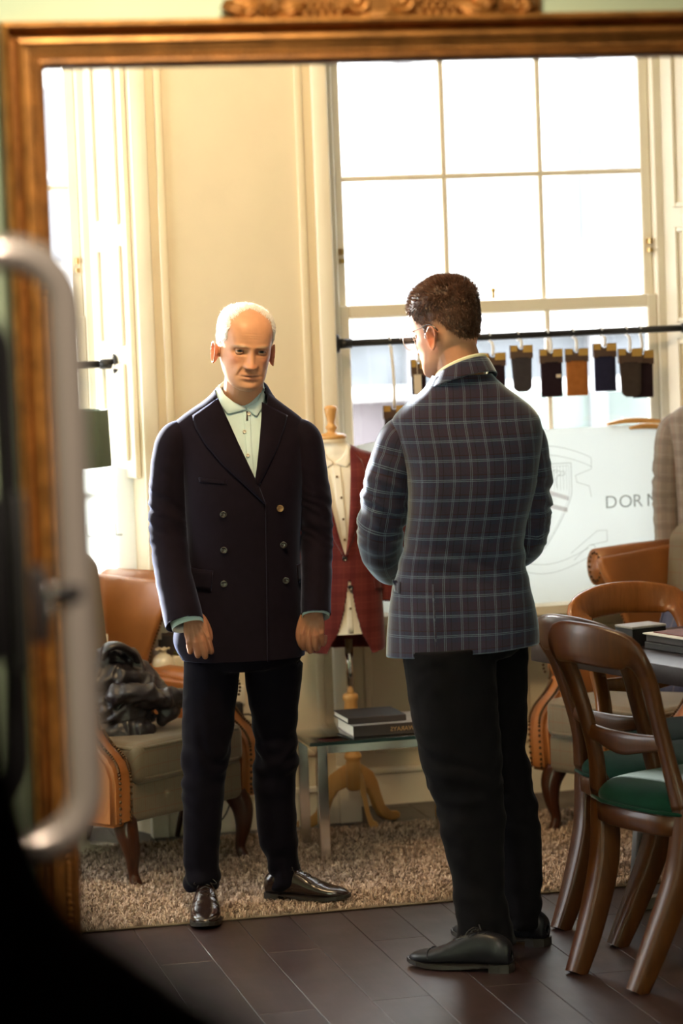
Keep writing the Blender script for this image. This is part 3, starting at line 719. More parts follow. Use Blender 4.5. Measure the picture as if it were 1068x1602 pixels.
# ------------------------------------------------------------------ wing armchairs
def armchair(name, label, loc, rz):
    o = thing(name, label, 'armchair', (*loc, 0), rz, 'tan leather and tweed wing chairs')
    MB().box(-0.262, 0.262, -0.30, 0.40, 0.205, 0.335, 0.02, 3).build('seat_base', 'tweed', o)
    c = MB().box(-0.252, 0.252, -0.325, 0.290, 0.325, 0.455, 0.032, 4)
    for i, v in enumerate(c.v):  # crown the cushion
        if v[2] > 0.40: c.v[i] = (v[0], v[1], v[2] + 0.016 * math.cos(v[0] / 0.26 * 1.4) * math.cos((v[1] + 0.05) / 0.28 * 1.3))
    c.uv = [(p[0] + p[1] * 0.4, p[2] + p[1]) for p in c.v]
    cu = c.build('seat_cushion', 'tweed', o)
    for z in (0.345, 0.440):
        q = [(-0.247, -0.32), (0.247, -0.32), (0.247, 0.28), (-0.247, 0.28)]; pts = []
        for i in range(4):
            a, b_ = Vector((*q[i], z)), Vector((*q[(i + 1) % 4], z)); d = (b_ - a).normalized() * 0.03; pts += [a + d, a.lerp(b_, 0.5), b_ - d]
        MB().tube(pts, 0.006, 6, closed=True, up=(0, 0, 1)).build('piping', 'tweed', cu)
    # arms: shaped side panels with a rolled top, front faced with two rows of nails
    prof = [(-0.305, 0.205), (-0.310, 0.36), (-0.290, 0.41), (-0.235, 0.455), (-0.195, 0.50), (-0.175, 0.545), (-0.13, 0.575), (0.0, 0.58), (0.25, 0.60), (0.43, 0.60), (0.43, 0.205)]
    for s in (-1, 1):
        m = MB(); bm = bmesh.new()
        vs0 = [bm.verts.new((s * 0.262, y, z)) for y, z in prof]; vs1 = [bm.verts.new((s * 0.355, y, z)) for y, z in prof]
        bm.faces.new(vs0); bm.faces.new(vs1[::-1]); n = len(prof)
        for i in range(n): bm.faces.new((vs0[i], vs1[i], vs1[(i + 1) % n], vs0[(i + 1) % n]))
        bmesh.ops.recalc_face_normals(bm, faces=bm.faces); bmesh.ops.bevel(bm, geom=bm.edges[:], offset=0.014, segments=3, affect='EDGES', clamp_overlap=True)
        bm.verts.index_update(); m.add([v.co.copy() for v in bm.verts], [[v.index for v in f.verts] for f in bm.faces]); bm.free()
        arm = m.build('arm', 'leather', o, autosmooth=50)
        MB().limb([(s * 0.330, -0.150, 0.545), (s * 0.335, 0.0, 0.552), (s * 0.335, 0.40, 0.575)], [0.052, 0.055, 0.055], 16).build('arm_roll', 'leather', arm)
        nl = MB()
        edge = [Vector((0, y, z)) for y, z in ((-0.312, 0.22), (-0.317, 0.36), (-0.297, 0.415), (-0.24, 0.462), (-0.203, 0.505), (-0.196, 0.55), (-0.19, 0.585))]
        P, _ = smooth_path(edge, [1] * len(edge), 8)
        for k in range(0, len(P), 1):
            for xx in (0.282, 0.330): nl.ball((s * (xx + (0.012 if P[k].z > 0.5 else 0)), P[k].y - 0.001, P[k].z), 0.0052, 6, 4)
        for k in range(14):
            t = -0.6 + k / 13 * 3.9; nl.ball((s * (0.332 + 0.040 * math.cos(t)), -0.201, 0.547 + 0.040 * math.sin(t)), 0.005, 6, 4)
        nl.build('nail_trim', 'nail', arm)
        # wings
        w = MB()
        def fn(u, v, s=s):
            y = 0.455 - u * (0.36 - 0.06 * math.cos(v * PI)) ; z = 0.56 + v * 0.358 - 0.02 * u
            x = 0.268 + 0.004 * u + 0.055 * max(0, v - 0.62) ** 1.3 * 2.2 + 0.05 * max(0, u - 0.75) ** 1.2
            return (s * x, y, z)
        w.grid(fn, 18, 16, flip=(s > 0)); wg = w.build('wing', 'leather', o); md = wg.modifiers.new('s', 'SOLIDIFY'); md.thickness = 0.036; md.offset = 1; bv = wg.modifiers.new('b', 'BEVEL'); bv.width = 0.012; bv.segments = 3; bv.limit_method = 'ANGLE'
        MB().tube([(s * 0.366, 0.058, 0.858), (s * 0.366, 0.25, 0.862), (s * 0.355, 0.45, 0.864)], [0.064, 0.064, 0.060], 24, asp=0.62, up=(0, 0, 1)).build('wing_roll', 'leather', wg)
        nl = MB()
        for k in range(16):
            t = k / 16 * 2 * PI; nl.ball((s * 0.366 + 0.027 * math.cos(t), 0.057, 0.858 + 0.050 * math.sin(t)), 0.0048, 6, 4)
        for k in range(22):
            v = k / 21; q = fn(1.0, v * 0.66); nl.ball((q[0] + s * 0.018, q[1] + 0.001, q[2]), 0.0046, 6, 4)
        nl.build('nail_trim', 'nail', wg)
    # tufted inside back and leather outside back
    bt = [(x, z) for r, z in enumerate((0.60, 0.70, 0.80, 0.90)) for x in ((-0.16, 0, 0.16) if r % 2 else (-0.08, 0.08))]
    def by(x, z):
        d = min(math.hypot(x - a, z - c) for a, c in bt); y = 0.300 + (z - 0.45) * 0.12 - 0.030 * (1 - math.exp(-(d / 0.030) ** 2)) - 0.015 * math.cos(x * 5)
        return y
    bk = MB(); bk.grid(lambda u, v: (-0.262 + 0.524 * u, by(-0.262 + 0.524 * u, 0.42 + v * (0.555 + 0.045 * math.cos((u - 0.5) * 2.6))) + 0.05 * max(0, v - 0.9) * 10 * max(0, v - 0.9) * 10, 0.42 + v * (0.555 + 0.045 * math.cos((u - 0.5) * 2.6))), 44, 44)
    ib = bk.build('inside_back', 'tweed', o)
    for x, z in bt: MB().ball((x, by(x, z) - 0.004, z), 0.011, 10, 6, (1, 0.6, 1)).build('tuft_button', 'tweed', ib)
    ob = MB().box(-0.30, 0.30, 0.43, 0.475, 0.21, 0.93, 0.02, 3); ob.build('outside_back', 'leather', o)
    MB().limb([(-0.25, 0.452, 0.945), (0, 0.455, 0.985), (0.25, 0.452, 0.945)], 0.034, 14).build('top_roll', 'tweed', o)
    for sx in (-1, 1):
        MB().tube([(sx * 0.262, -0.262, 0.215), (sx * 0.270, -0.282, 0.17), (sx * 0.262, -0.290, 0.11), (sx * 0.252, -0.282, 0.05), (sx * 0.252, -0.292, 0.018), (sx * 0.252, -0.30, 0.0)], [0.040, 0.036, 0.026, 0.017, 0.019, 0.022], 12, sub=4).build('leg', 'mahogany', o)
        MB().tube([(sx * 0.26, 0.40, 0.215), (sx * 0.262, 0.41, 0.12), (sx * 0.265, 0.445, 0.0)], [0.028, 0.024, 0.018], 10, sub=4).build('leg', 'mahogany', o)
    return o
R_ = math.radians
armchair('wing_armchair', 'tan leather wing armchair with nailed arms, a black jacket thrown on its tweed seat', (1.275, 9.215), R_(37.7))
armchair('wing_armchair', 'tan leather wing armchair with tufted back, under the hanging socks behind the table', (3.10, 9.09), R_(-62))

# ------------------------------------------------------------------ glass coffee table and what lies on it
def coffee_table():
    x0, x1, y0, y1, h = 1.842, 2.40, 8.905, 9.30, 0.405
    o = thing('glass_table', 'small glass coffee table with square chrome legs holding two books', 'table', ((x0 + x1) / 2, (y0 + y1) / 2, 0)); cx, cy = (x0 + x1) / 2, (y0 + y1) / 2
    a, b_ = (x1 - x0) / 2, (y1 - y0) / 2
    MB().box(-a, a, -b_, b_, h - 0.012, h, 0.003, 2).build('glass_top', 'table_glass', o)
    m = MB()
    for (p, q, r, s) in ((-a, a, -b_ - 0.0004, -b_ + 0.001), (-a, a, b_ - 0.001, b_ + 0.0004), (-a - 0.0004, -a + 0.001, -b_, b_), (a - 0.001, a + 0.0004, -b_, b_)): m.box(p, q, r, s, h - 0.0115, h - 0.0008)
    m.build('glass_edge', 'glass_edge', o)
    fx, fy = a - 0.045, b_ - 0.045
    for sx in (-1, 1):
        for sy in (-1, 1): MB().box(sx * fx - 0.017, sx * fx + 0.017, sy * fy - 0.017, sy * fy + 0.017, 0, h - 0.013, 0.002, 1).build('leg', 'chrome', o)
    for sy in (-1, 1): MB().box(-fx + 0.018, fx - 0.018, sy * fy - 0.016, sy * fy + 0.016, h - 0.043, h - 0.013, 0.002, 1).build('rail', 'chrome', o)
    for sx in (-1, 1): MB().box(sx * fx - 0.016, sx * fx + 0.016, -fy + 0.018, fy - 0.018, h - 0.043, h - 0.013, 0.002, 1).build('rail', 'chrome', o)
coffee_table()
def book(name, label, c, size, rz, cover, spine_text=None, group=None):
    """hardback lying flat: spine towards -y"""
    L, W, T = size; o = thing(name, label, 'book', c, rz, group)
    MB().box(-L / 2 + 0.004, L / 2 - 0.004, -W / 2 + 0.006, W / 2 - 0.004, 0.0025, T - 0.0025).build('page_block', 'paper', o)
    m = MB(); m.box(-L / 2, L / 2, -W / 2, W / 2, 0, 0.0025, 0.0008, 1); m.box(-L / 2, L / 2, -W / 2, W / 2, T - 0.0025, T, 0.0008, 1); m.build('cover', cover, o)
    sp = MB().box(-L / 2, L / 2, -W / 2 - 0.003, -W / 2 + 0.002, 0, T, 0.0015, 1).build('spine', 'dark_cover', o)
    if spine_text: text('spine_lettering', spine_text, 0.020, 'gold_print', sp, (0.085, -W / 2 - 0.0045, T * 0.32), (PI / 2, 0, 0), mirror=True)
    return o
book('hardback_book', 'thick silver topped hardback with dark lettered spine flat on the glass table', (2.145, 9.075, 0.4055), (0.30, 0.23, 0.036), R_(1), 'silver_cover', 'DOWARAYS')
b2 = book('notebook', 'slim black book lying on top of the silver hardback', (2.085, 9.10, 0.442), (0.195, 0.20, 0.020), R_(1), 'black')
t = thing('paperweight', 'small cream oval paperweight beside the books on glass table', 'paperweight', (2.24, 8.945, 0.4055)); MB().ball((0, 0, 0.013), 0.014, 16, 10, (2.4, 1.3, 0.95)).build('stone', 'ceramic', t); MB().ball((-0.024, -0.004, 0.016), 0.004, 8, 6).build('eyelet', 'brass', t)

# ------------------------------------------------------------------ dining table, swatch books, balloon-back chairs
TD = Vector((0.28, -0.96, 0)).normalized(); TE = Vector((0.96, 0.28, 0)).normalized(); TA = Vector((2.425, 8.36, 0))
def dining_table():
    L, W, h = 1.75, 0.85, 0.752; c = TA + TD * (L / 2) + TE * (W / 2)
    o = thing('dining_table', 'dark wooden table on steel frame legs at right, swatch books on it', 'table', (c.x, c.y, 0), math.atan2(TE.y, TE.x))
    MB().box(-W / 2, W / 2, -L / 2, L / 2, h - 0.055, h, 0.003, 2).build('tabletop', 'table_top', o)
    for y in (L / 2 - 0.46, -L / 2 + 0.3):
        f = MB()
        for s in (-1, 1): f.tube([(s * (W / 2 - 0.12), y, h - 0.056), (s * (W / 2 - 0.045), y, 0.03)], 0.028, 4, up=(1, 0, 0))
        f.box(-W / 2 + 0.02, W / 2 - 0.02, y - 0.02, y + 0.02, 0.0, 0.035, 0.003, 1); f.box(-W / 2 + 0.09, W / 2 - 0.09, y - 0.02, y + 0.02, h - 0.075, h - 0.0555); f.build('leg_frame', 'steel', o)
    return o
dining_table()
def bar(m, pts, w, t, n=12):
    """flat rounded bar along pts in xz, w half width in the path plane, t half thickness along y"""
    P, Wd = smooth_path([Vector(p) for p in pts], w, 5); _, Td = smooth_path([Vector(p) for p in pts], t, 5)
    L = len(P); v = []
    for i in range(L):
        d = (P[min(i + 1, L - 1)] - P[max(i - 1, 0)]); nn = Vector((-d.z, 0, d.x))
        nn = nn.normalized() if nn.length > 1e-6 else Vector((1, 0, 0)); yy = d.cross(nn).normalized()
        for j in range(n):
            q = 2 * PI * (j + 0.5) / n; cc, ss = math.cos(q), math.sin(q); e = 0.55
            v.append(P[i] + nn * (Wd[i] * math.copysign(abs(cc) ** e, cc)) + yy * (Td[i] * math.copysign(abs(ss) ** e, ss)))
    f = [(k * n + j, k * n + (j + 1) % n, (k + 1) * n + (j + 1) % n, (k + 1) * n + j) for k in range(L - 1) for j in range(n)] + [list(range(n))[::-1], [(L - 1) * n + j for j in range(n)]]
    return m.add(v, f)
def dining_chair(label, loc, rz, wd='chair_wood', sc=(1, 1, 1)):
    o = thing('balloon_back_chair', label, 'chair', (*loc, 0), rz, 'wooden chairs with green seats round the table'); o.scale = sc
    ya = lambda z: 0.185 + 0.38 * max(0, z - 0.45) ** 1.35
    for s in (-1, 1):
        MB().tube([(s * 0.135, 0.312, 0.0), (s * 0.144, 0.252, 0.12), (s * 0.163, 0.188, 0.28), (s * 0.178, 0.172, 0.42), (s * 0.178, ya(0.52) - 0.006, 0.52)], [0.023, 0.028, 0.031, 0.028, 0.013], 16, sub=5, up=(1, 0, 0), asp=1.1, sq=0.34).build('leg', wd, o, autosmooth=40)
        MB().tube([(s * 0.205, -0.280, 0.0), (s * 0.200, -0.225, 0.16), (s * 0.196, -0.190, 0.34), (s * 0.192, -0.185, 0.43)], [0.019, 0.023, 0.027, 0.028], 16, sub=5, up=(1, 0, 0), asp=1.1, sq=0.34).build('leg', wd, o, autosmooth=40)
    # back frame: stiles sweeping into the deep arched top rail, hollowed in plan
    pts = [(-0.180, 0.46), (-0.164, 0.56), (-0.164, 0.68), (-0.172, 0.79), (-0.164, 0.856), (-0.09, 0.876), (0, 0.882), (0.09, 0.876), (0.164, 0.856), (0.172, 0.79), (0.164, 0.68), (0.164, 0.56), (0.180, 0.46)]
    hw = [0.026, 0.023, 0.023, 0.028, 0.044, 0.052, 0.053, 0.052, 0.044, 0.028, 0.023, 0.023, 0.026]
    th = [0.019, 0.016, 0.015, 0.015, 0.014, 0.013, 0.013, 0.013, 0.014, 0.015, 0.015, 0.016, 0.019]
    m = MB(); bar(m, [(x, ya(z) + 0.060 * (1 - (x / 0.2) ** 2) * (1 if z > 0.8 else 0), z) for x, z in pts], hw, th); m.build('back_frame', wd, o)
    m = MB(); bar(m, [(-0.168, ya(0.625), 0.628), (-0.08, ya(0.625) + 0.012, 0.618), (0, ya(0.625) + 0.016, 0.612), (0.08, ya(0.625) + 0.012, 0.618), (0.168, ya(0.625), 0.628)], [0.018, 0.024, 0.030, 0.024, 0.018], [0.011] * 5)
    for s in (-1, 1): m.ball((s * 0.155, ya(0.65) - 0.004, 0.655), 0.012, 10, 6)
    m.build('cross_rail', wd, o)
    def outline(k): return [(k * x, k * y) for x, y in ((-0.205, -0.215), (-0.12, -0.235), (0, -0.242), (0.12, -0.235), (0.205, -0.215), (0.215, -0.15), (0.208, 0.05), (0.192, 0.195), (0.11, 0.222), (0, 0.228), (-0.11, 0.222), (-0.192, 0.195), (-0.208, 0.05), (-0.215, -0.15))]
    def dome(rows):
        mm = MB(); v = []; n = 14
        for k, z in rows: v += [(x, y, z) for x, y in outline(k)]
        mm.add(v, [(r * n + i, r * n + (i + 1) % n, (r + 1) * n + (i + 1) % n, (r + 1) * n + i) for r in range(len(rows) - 1) for i in range(n)] + [list(range(n))[::-1], [(len(rows) - 1) * n + i for i in range(n)]]); return mm
    dome([(0.97, 0.385), (1.0, 0.39), (1.0, 0.436), (0.98, 0.44)]).build('seat_rail', wd, o)
    pad = dome([(0.98, 0.44), (1.012, 0.448), (1.02, 0.462), (0.97, 0.482), (0.85, 0.498), (0.6, 0.508), (0.3, 0.512)]).build('seat_pad', 'velvet', o); pad.modifiers.new('s', 'SUBSURF').render_levels = 2
    MB().tube([(x, y, 0.446) for x, y in outline(1.018)], 0.0055, 6, closed=True, up=(0, 0, 1)).build('piping', 'velvet', pad)
    return o
cl = Vector((0.087, -0.264, 0)).normalized(); cf = Vector((-cl.y, cl.x, 0)); crz = math.atan2(cf.x, -cf.y)
def chair_at(lb, rb):
    mid = (Vector(lb) + Vector(rb)) / 2; return (mid + Vector((cf.x, cf.y)) * 0.30).to_tuple()
dining_chair('brown wooden chair nearest the camera, its back turned, green seat at the table edge', chair_at((2.212, 7.265), (2.299, 7.001)), crz, 'chair_wood', (1, 1, 1.03))
dining_chair('brown wooden chair behind the nearest one, half hidden by the man in checks', chair_at((2.335, 7.785), (2.405, 7.515)), crz, 'chair_wood', (1, 1, 0.985))
dining_chair('amber wooden chair with arched back at the far end of the dark table', (2.905, 8.27), R_(18), 'chair_wood_red', (1.12, 1.0, 0.955))
def swatches():
    base = TA + TD * 0.36 + TE * 0.17
    for i, (dx, dy, T, mat, lab) in enumerate(((0, 0, 0.020, 'black', 'bottom black cloth sample book on the dark table'), (0.004, 0.004, 0.022, 'dark_cover', 'middle dark cloth sample book of the pile on the dark table'))):
        p = base + TE * (0.17 + dx) + TD * (0.12 + dy); o = thing('sample_book', lab, 'book', (p.x, p.y, 0.7525 + i * 0.0205), math.atan2(TE.y, TE.x), 'cloth sample books on the table')
        MB().box(-0.17, 0.17, -0.12, 0.12, 0, T, 0.002, 1).build('cover', mat, o)
        for k in range(7):
            m = MB(); z = T * (0.15 + 0.11 * k)
            m.grid(lambda u, v: (-0.15 + 0.31 * u, -0.122 - 0.018 * v - 0.006 * math.sin(u * 21 + k * 2), z + 0.004 * math.sin(u * 13 + k) - 0.006 * v), 22, 3); q = m.build('cloth_sample', ('tweed', 'plaid_red', 'black', 'plaid_grey', 'dark_cover', 'plaid_blue', 'black')[k], o); q.modifiers.new('s', 'SOLIDIFY').thickness = 0.0012
        MB().box(-0.172, -0.135, -0.124, -0.118, 0.002, T - 0.002, 0.001, 1).build('label', 'tag_white', o) if i else None
    p = base + TE * 0.175 + TD * 0.125; o = thing('sample_folder', 'thin pale edged folder lying open on top of the cloth sample books', 'folder', (p.x, p.y, 0.796), math.atan2(TE.y, TE.x))
    MB().box(-0.185, 0.18, -0.125, 0.12, 0, 0.004, 0.001, 1).build('board', 'paper', o); MB().box(-0.16, 0.18, -0.123, 0.10, 0.0042, 0.007, 0.001, 1).build('cloth_flap', 'plaid_red', o)
    p = base + TE * 0.05 - TD * 0.09; o = thing('card_box', 'small dark blue grey box with open lid behind the sample books', 'box', (p.x, p.y, 0.7525), math.atan2(TE.y, TE.x))
    m = MB(); m.box(-0.06, 0.06, -0.045, 0.045, 0, 0.004); 
    for a in ((-0.06, -0.057, -0.045, 0.045), (0.057, 0.06, -0.045, 0.045), (-0.06, 0.06, -0.045, -0.042), (-0.06, 0.06, 0.042, 0.045)): m.box(*a, 0.004, 0.052)
    m.build('tray', 'black', o); MB().box(-0.062, 0.062, -0.047, 0.047, 0.052, 0.060, 0.002, 1).build('lid', 'silver_cover', o)
    p = base + TE * 0.0 + TD * 0.245; o = thing('brass_weight', 'tiny brass weight on the table edge beside the sample books', 'weight', (p.x, p.y, 0.7525)); MB().lathe([(0.010, 0), (0.012, 0.002), (0.012, 0.008), (0.009, 0.010)], 16).build('disc', 'brass', o); MB().ball((0, 0, 0.013), 0.004, 8, 6).build('knob', 'brass', o)
swatches()

# ------------------------------------------------------------------ garment rails, socks, hangers
def rail(label, a, b_, collar=False):
    a, b_ = Vector(a), Vector(b_); o = thing('garment_rail', label, 'rail', a); d = b_ - a
    MB().tube([(0, 0, 0), d], 0.0125, 14).build('pole', 'black_metal', o)
    for p, s in (((0, 0, 0), 1), (d, -1)):
        u = d.normalized() * s; p = Vector(p)
        MB().tube([p + u * 0.001, p + u * 0.012], 0.034, 18).build('flange', 'black_metal', o); MB().tube([p + u * 0.012, p + u * 0.06], 0.0175, 14).build('socket', 'black_metal', o)
        for k in (-1, 1): MB().ball(p + u * 0.013 + Vector((0, 0.0, 0.024 * k)), 0.004, 8, 5).build('screw', 'chrome', o)
    return o
rail('black iron rail high across the window at far left', (-0.40, 9.775, 1.62), (1.400, 9.775, 1.62))
RL = (2.166, 9.775, 1.655); RR = (3.495, 9.775, 1.66)
rail('black iron rail across the right window from which the socks hang', RL, RR)
M['sock'] = {}
def sock_mat(c):
    n = 'sock_knit_%d' % len(M['sock']); M['sock'][n] = 1; M[n] = plain(n, c, 0.9, bumps=(500, 0.25, 0.0012), vary=0.12, scale=40, sheen=0.2, spec=0.15); return n
def sock(label, x0, x1, yt, ycard, yb, color, taper=0.0, tag_=None, dy=0.0, lenx=None, gold=True):
    Y = 9.755 - 0.004 + dy
    A, B_, Cc = on_y(x0, yt, Y), on_y(x1, yt, Y), on_y(x0, ycard, Y); Zb = on_y((x0 + x1) / 2, yb, Y).z
    cx = (A.x + B_.x) / 2; w = (B_.x - A.x) / 2; zt = (A.z + B_.z) / 2; zc = zt - (A.z - Cc.z)
    o = thing('sock_pair', label, 'socks', (cx, Y, zt), 0, 'socks hanging on the window rail'); hc = zt - zc
    m = MB(); n = 10; top = [(-w, 0), (-w * 0.35, 0)] + [(-w * 0.35 + 0.7 * w * 0.5 * (1 - math.cos(q)), -0.016 * math.sin(q)) for q in np.linspace(0.3, PI - 0.3, 7)] + [(w * 0.35, 0), (w, 0)]
    m.prism(top + [(w * 1.0, -hc), (-w * 1.0, -hc)], -0.007, 0.007); m.build('header_card', 'kraft', o)
    if gold:
        MB().box(w * 0.12, w * 0.97, -0.0078, -0.0071, -hc * 0.55, -0.0012).build('price_label', 'kraft_gold', o)
        MB().box(-w * 0.97, -w * 0.40, -0.0078, -0.0071, -hc * 0.45, -0.0012).build('card_corner', 'kraft_gold', o)
    cm = sock_mat(color); m = MB()
    H = (zc - Zb); ws = w * 0.93
    def prof(v):
        if taper: return ws * (1 - taper * v) * (1 if v < 0.85 else math.sqrt(max(0.02, 1 - ((v - 0.85) / 0.15) ** 2 * 0.75)))
        return ws * (1 if v < 0.96 else 0.97)
    def fn(u, v):
        q = 2 * PI * u; a = prof(v); c, s_ = math.cos(q), math.sin(q)
        return (a * math.copysign(abs(c) ** 0.5, c) + taper * 0.35 * ws * v, 0.0075 * math.copysign(abs(s_) ** 0.7, s_) * (1 - 0.3 * v), -hc + 0.004 - v * (H + 0.004))
    m.grid(fn, 28, 16, closeu=True); k = 28; L = len(m.v); m.f += [list(range(k)), list(range(L - k, L))[::-1]]; m.sm += [False, False]; m.build('sock', cm, o)
    rz_ = RL[2] + (cx - RL[0]) / (RR[0] - RL[0]) * (RR[2] - RL[2]) - zt
    hk = MB(); hk.tube([(0, 0, -0.012), (0.002, 0, rz_ * 0.4), (-0.004, 0.002, rz_ - 0.016)], 0.0055, 8, sub=3); hk.tube([(0.0145 * math.cos(q), 0.024 + 0.0145 * math.sin(q) * 1.0 - dy, rz_ + 0.0145 * math.cos(q + PI / 2) * 0 + 0.0) if False else (-0.004, 0.024 - dy + 0.0165 * math.cos(q), rz_ + 0.0165 * math.sin(q)) for q in np.linspace(-PI * 0.75, PI * 0.9, 12)], 0.003, 6); hk.build('hook', 'plastic_clear', o)
    if tag_:
        tx, ty, tw, th = tag_; p = on_y(tx, ty, Y); 
        MB().box(p.x - cx - tw / 2, p.x - cx + tw / 2, -0.0125, -0.0115, p.z - zt - th / 2, p.z - zt + th / 2, 0.0004, 1).build('swing_tag', 'tag_white', o)
        if th > 0.03: MB().tube([(p.x - cx, -0.012, p.z - zt + th / 2 - 0.004), (p.x - cx, -0.011, -0.002)], 0.0012, 5).build('string', 'tag_white', o)
    return o
PLUM = (0.018, 0.009, 0.014)
sock('dark sock with ivory swing tag, left of the spectacled man\'s jaw', 642, 666, 562, 589, 617, PLUM, tag_=(652, 601, 0.027, 0.068), gold=True)
sock('dark plum sock half hidden by the checked jacket\'s right shoulder', 751, 790, 552, 573, 626, PLUM)
sock('charcoal sock with rounded toe, hung just right of the man in checks', 797, 832, 540, 561, 613, (0.045, 0.038, 0.042), 0.14)
sock('black plum sock with one small white sticker, beside the orange sock', 843, 879, 546, 568, 621, PLUM, tag_=(872, 588, 0.018, 0.012))
sock('orange rust sock, the only bright one on the rail', 883, 919, 545, 566, 619, (0.36, 0.125, 0.030))
sock('navy blue sock hung highest, right of the orange sock', 927, 963, 537, 559, 612, (0.018, 0.018, 0.045))
sock('dark brown sock with rounded toe overlapping the last sock', 966, 1003, 545, 568, 621, (0.050, 0.036, 0.030), 0.14)
sock('dark plum sock rightmost on the rail, partly behind the brown one', 986, 1021, 548, 570, 622, PLUM, dy=0.02)
sock('low hung sock card just above the checked jacket\'s left shoulder', 599, 634, 634, 655, 700, (0.05, 0.04, 0.04))
def hanger(label, px0, py0, px1, py1, Y, bow):
    a, b_ = on_y(px0, py0, Y), on_y(px1, py1, Y); o = thing('coat_hanger', label, 'hanger', a, 0, 'wooden hangers on the screen')
    d = b_ - a; m = MB(); bar(m, [(0, 0, 0), (d.x * 0.3, 0, d.z * 0.3 + bow), (d.x * 0.62, 0.004, d.z * 0.62 + bow * 0.9), (d.x, 0, d.z)], [0.005, 0.009, 0.010, 0.007], [0.010, 0.014, 0.014, 0.011]); m.build('shoulder_bar', 'pine', o)
    MB().tube([(d.x * 0.32, 0, d.z * 0.3 + bow), (d.x * 0.32, 0.02, d.z * 0.3 + bow + 0.012), (d.x * 0.42, 0.045, d.z * 0.3 + bow - 0.002)], 0.002, 6, sub=3).build('hook', 'chrome', o)
hanger('pale wooden coat hanger lying along the top of the screen', 949, 664, 1032, 659, 9.745, 0.008)
hanger('thicker wooden coat hanger end under the pale hanger beside grey jacket', 985, 670, 1036, 668, 9.705, 0.005)

# ------------------------------------------------------------------ left corner: lamp, side table, vase, candle holder, box, socket
def lamp():
    w = on_y(168, 640, 9.50); o = thing('floor_lamp', 'floor lamp with dark green drum shade beside the far left window', 'lamp', (w.x - 0.145, 9.50, 0)); zb, zt = on_y(168, 728, 9.5).z, w.z
    sh = MB(); sh.lathe([(0.150, zb), (0.145, zt), (0.142, zt), (0.147, zb)], 40, cap=False); sh.build('lamp_shade', 'lampshade', o)
    MB().tube([(0, 0, 0.02), (0, 0, zt - 0.05)], 0.011, 12).build('pole', 'ceramic', o); MB().lathe([(0.11, 0), (0.11, 0.012), (0.03, 0.022), (0.012, 0.04)], 28).build('base', 'ceramic', o)
    for q in range(3): MB().tube([(0, 0, zt - 0.06), (0.143 * math.cos(q * 2.1), 0.143 * math.sin(q * 2.1), zt - 0.012)], 0.0025, 6).build('shade_arm', 'brass', o)
    MB().lathe([(0.03, zb - 0.03), (0.045, zb - 0.025), (0.045, zb - 0.012), (0.03, zb - 0.005)], 20).build('collar', 'ceramic', o)
lamp()
def side_table():
    h = on_y(262, 1057, 9.56).z; c = (1.575, 9.555)
    o = thing('side_table', 'small red brown side table between left armchair and wall, vase on it', 'table', (*c, 0))
    MB().lathe([(0.072, h - 0.018), (0.078, h - 0.012), (0.078, h - 0.004), (0.074, h)], 32).build('tabletop', 'mahogany', o)
    MB().lathe([(0.020, 0.10), (0.026, 0.16), (0.014, 0.24), (0.020, 0.38), (0.013, h - 0.05), (0.03, h - 0.018)], 18).build('column', 'mahogany', o)
    for q in range(3):
        a = q * 2.094 + 0.5; MB().tube([(0.012 * math.cos(a), 0.012 * math.sin(a), 0.14), (0.05 * math.cos(a), 0.05 * math.sin(a), 0.10), (0.075 * math.cos(a), 0.075 * math.sin(a), 0.008)], [0.014, 0.012, 0.009], 8, sub=3).build('leg', 'mahogany', o)
    v = on_y(256, 1057, 9.52); t = thing('globe_vase', 'round cream globe vase with ruffled neck on the side table', 'vase', (v.x, 9.52, h)); zz = 0.105
    MB().lathe([(0.016, 0.0), (0.026, 0.006), (0.036, 0.022), (0.040, 0.042), (0.036, 0.062), (0.024, 0.076), (0.013, 0.081), (0.012, 0.086)], 28).build('bowl', 'ceramic', t)
    m = MB()
    def ruf(u, v):
        q = 2 * PI * u; r = 0.011 + 0.013 * v + 0.004 * v * math.sin(q * 6); return (r * math.cos(q), r * math.sin(q), 0.084 + 0.016 * math.sin(v * 2.2) + 0.003 * v * math.cos(q * 6))
    m.grid(ruf, 48, 8, closeu=True); m.build('ruffled_neck', 'ceramic', t)
    v = on_y(282, 1057, 9.55); t = thing('candle_holder', 'cream square candle holder next to the globe vase', 'candle holder', (v.x, 9.55, h)); MB().box(-0.026, 0.026, -0.024, 0.024, 0, 0.068, 0.003, 2).build('body', 'ceramic', t)
    m = MB()
    for k in range(9): a = k * 0.7; m.ball((0.016 * math.cos(a), 0.014 * math.sin(a), 0.073 + 0.003 * (k % 3)), 0.0045, 7, 5)
    m.build('moss', plain('moss', (0.10, 0.10, 0.02), 0.9, vary=0.5, scale=200), t)
    a, b_ = on_y(246, 990, 9.63), on_y(292, 1047, 9.63); t = thing('dark_panel', 'dark brown rounded board leaning on wall behind the globe vase', 'board', ((a.x + b_.x) / 2, 9.635, h - 0.02)); MB().box(-(b_.x - a.x) / 2, (b_.x - a.x) / 2, -0.012, 0.012, 0.02, a.z - h + 0.02, 0.010, 3).build('board', 'kraft', t); MB().box(-(b_.x - a.x) / 2 + 0.008, (b_.x - a.x) / 2 - 0.008, -0.014, -0.0121, 0.03, a.z - h + 0.008).build('face', 'dark_cover', t)
side_table()
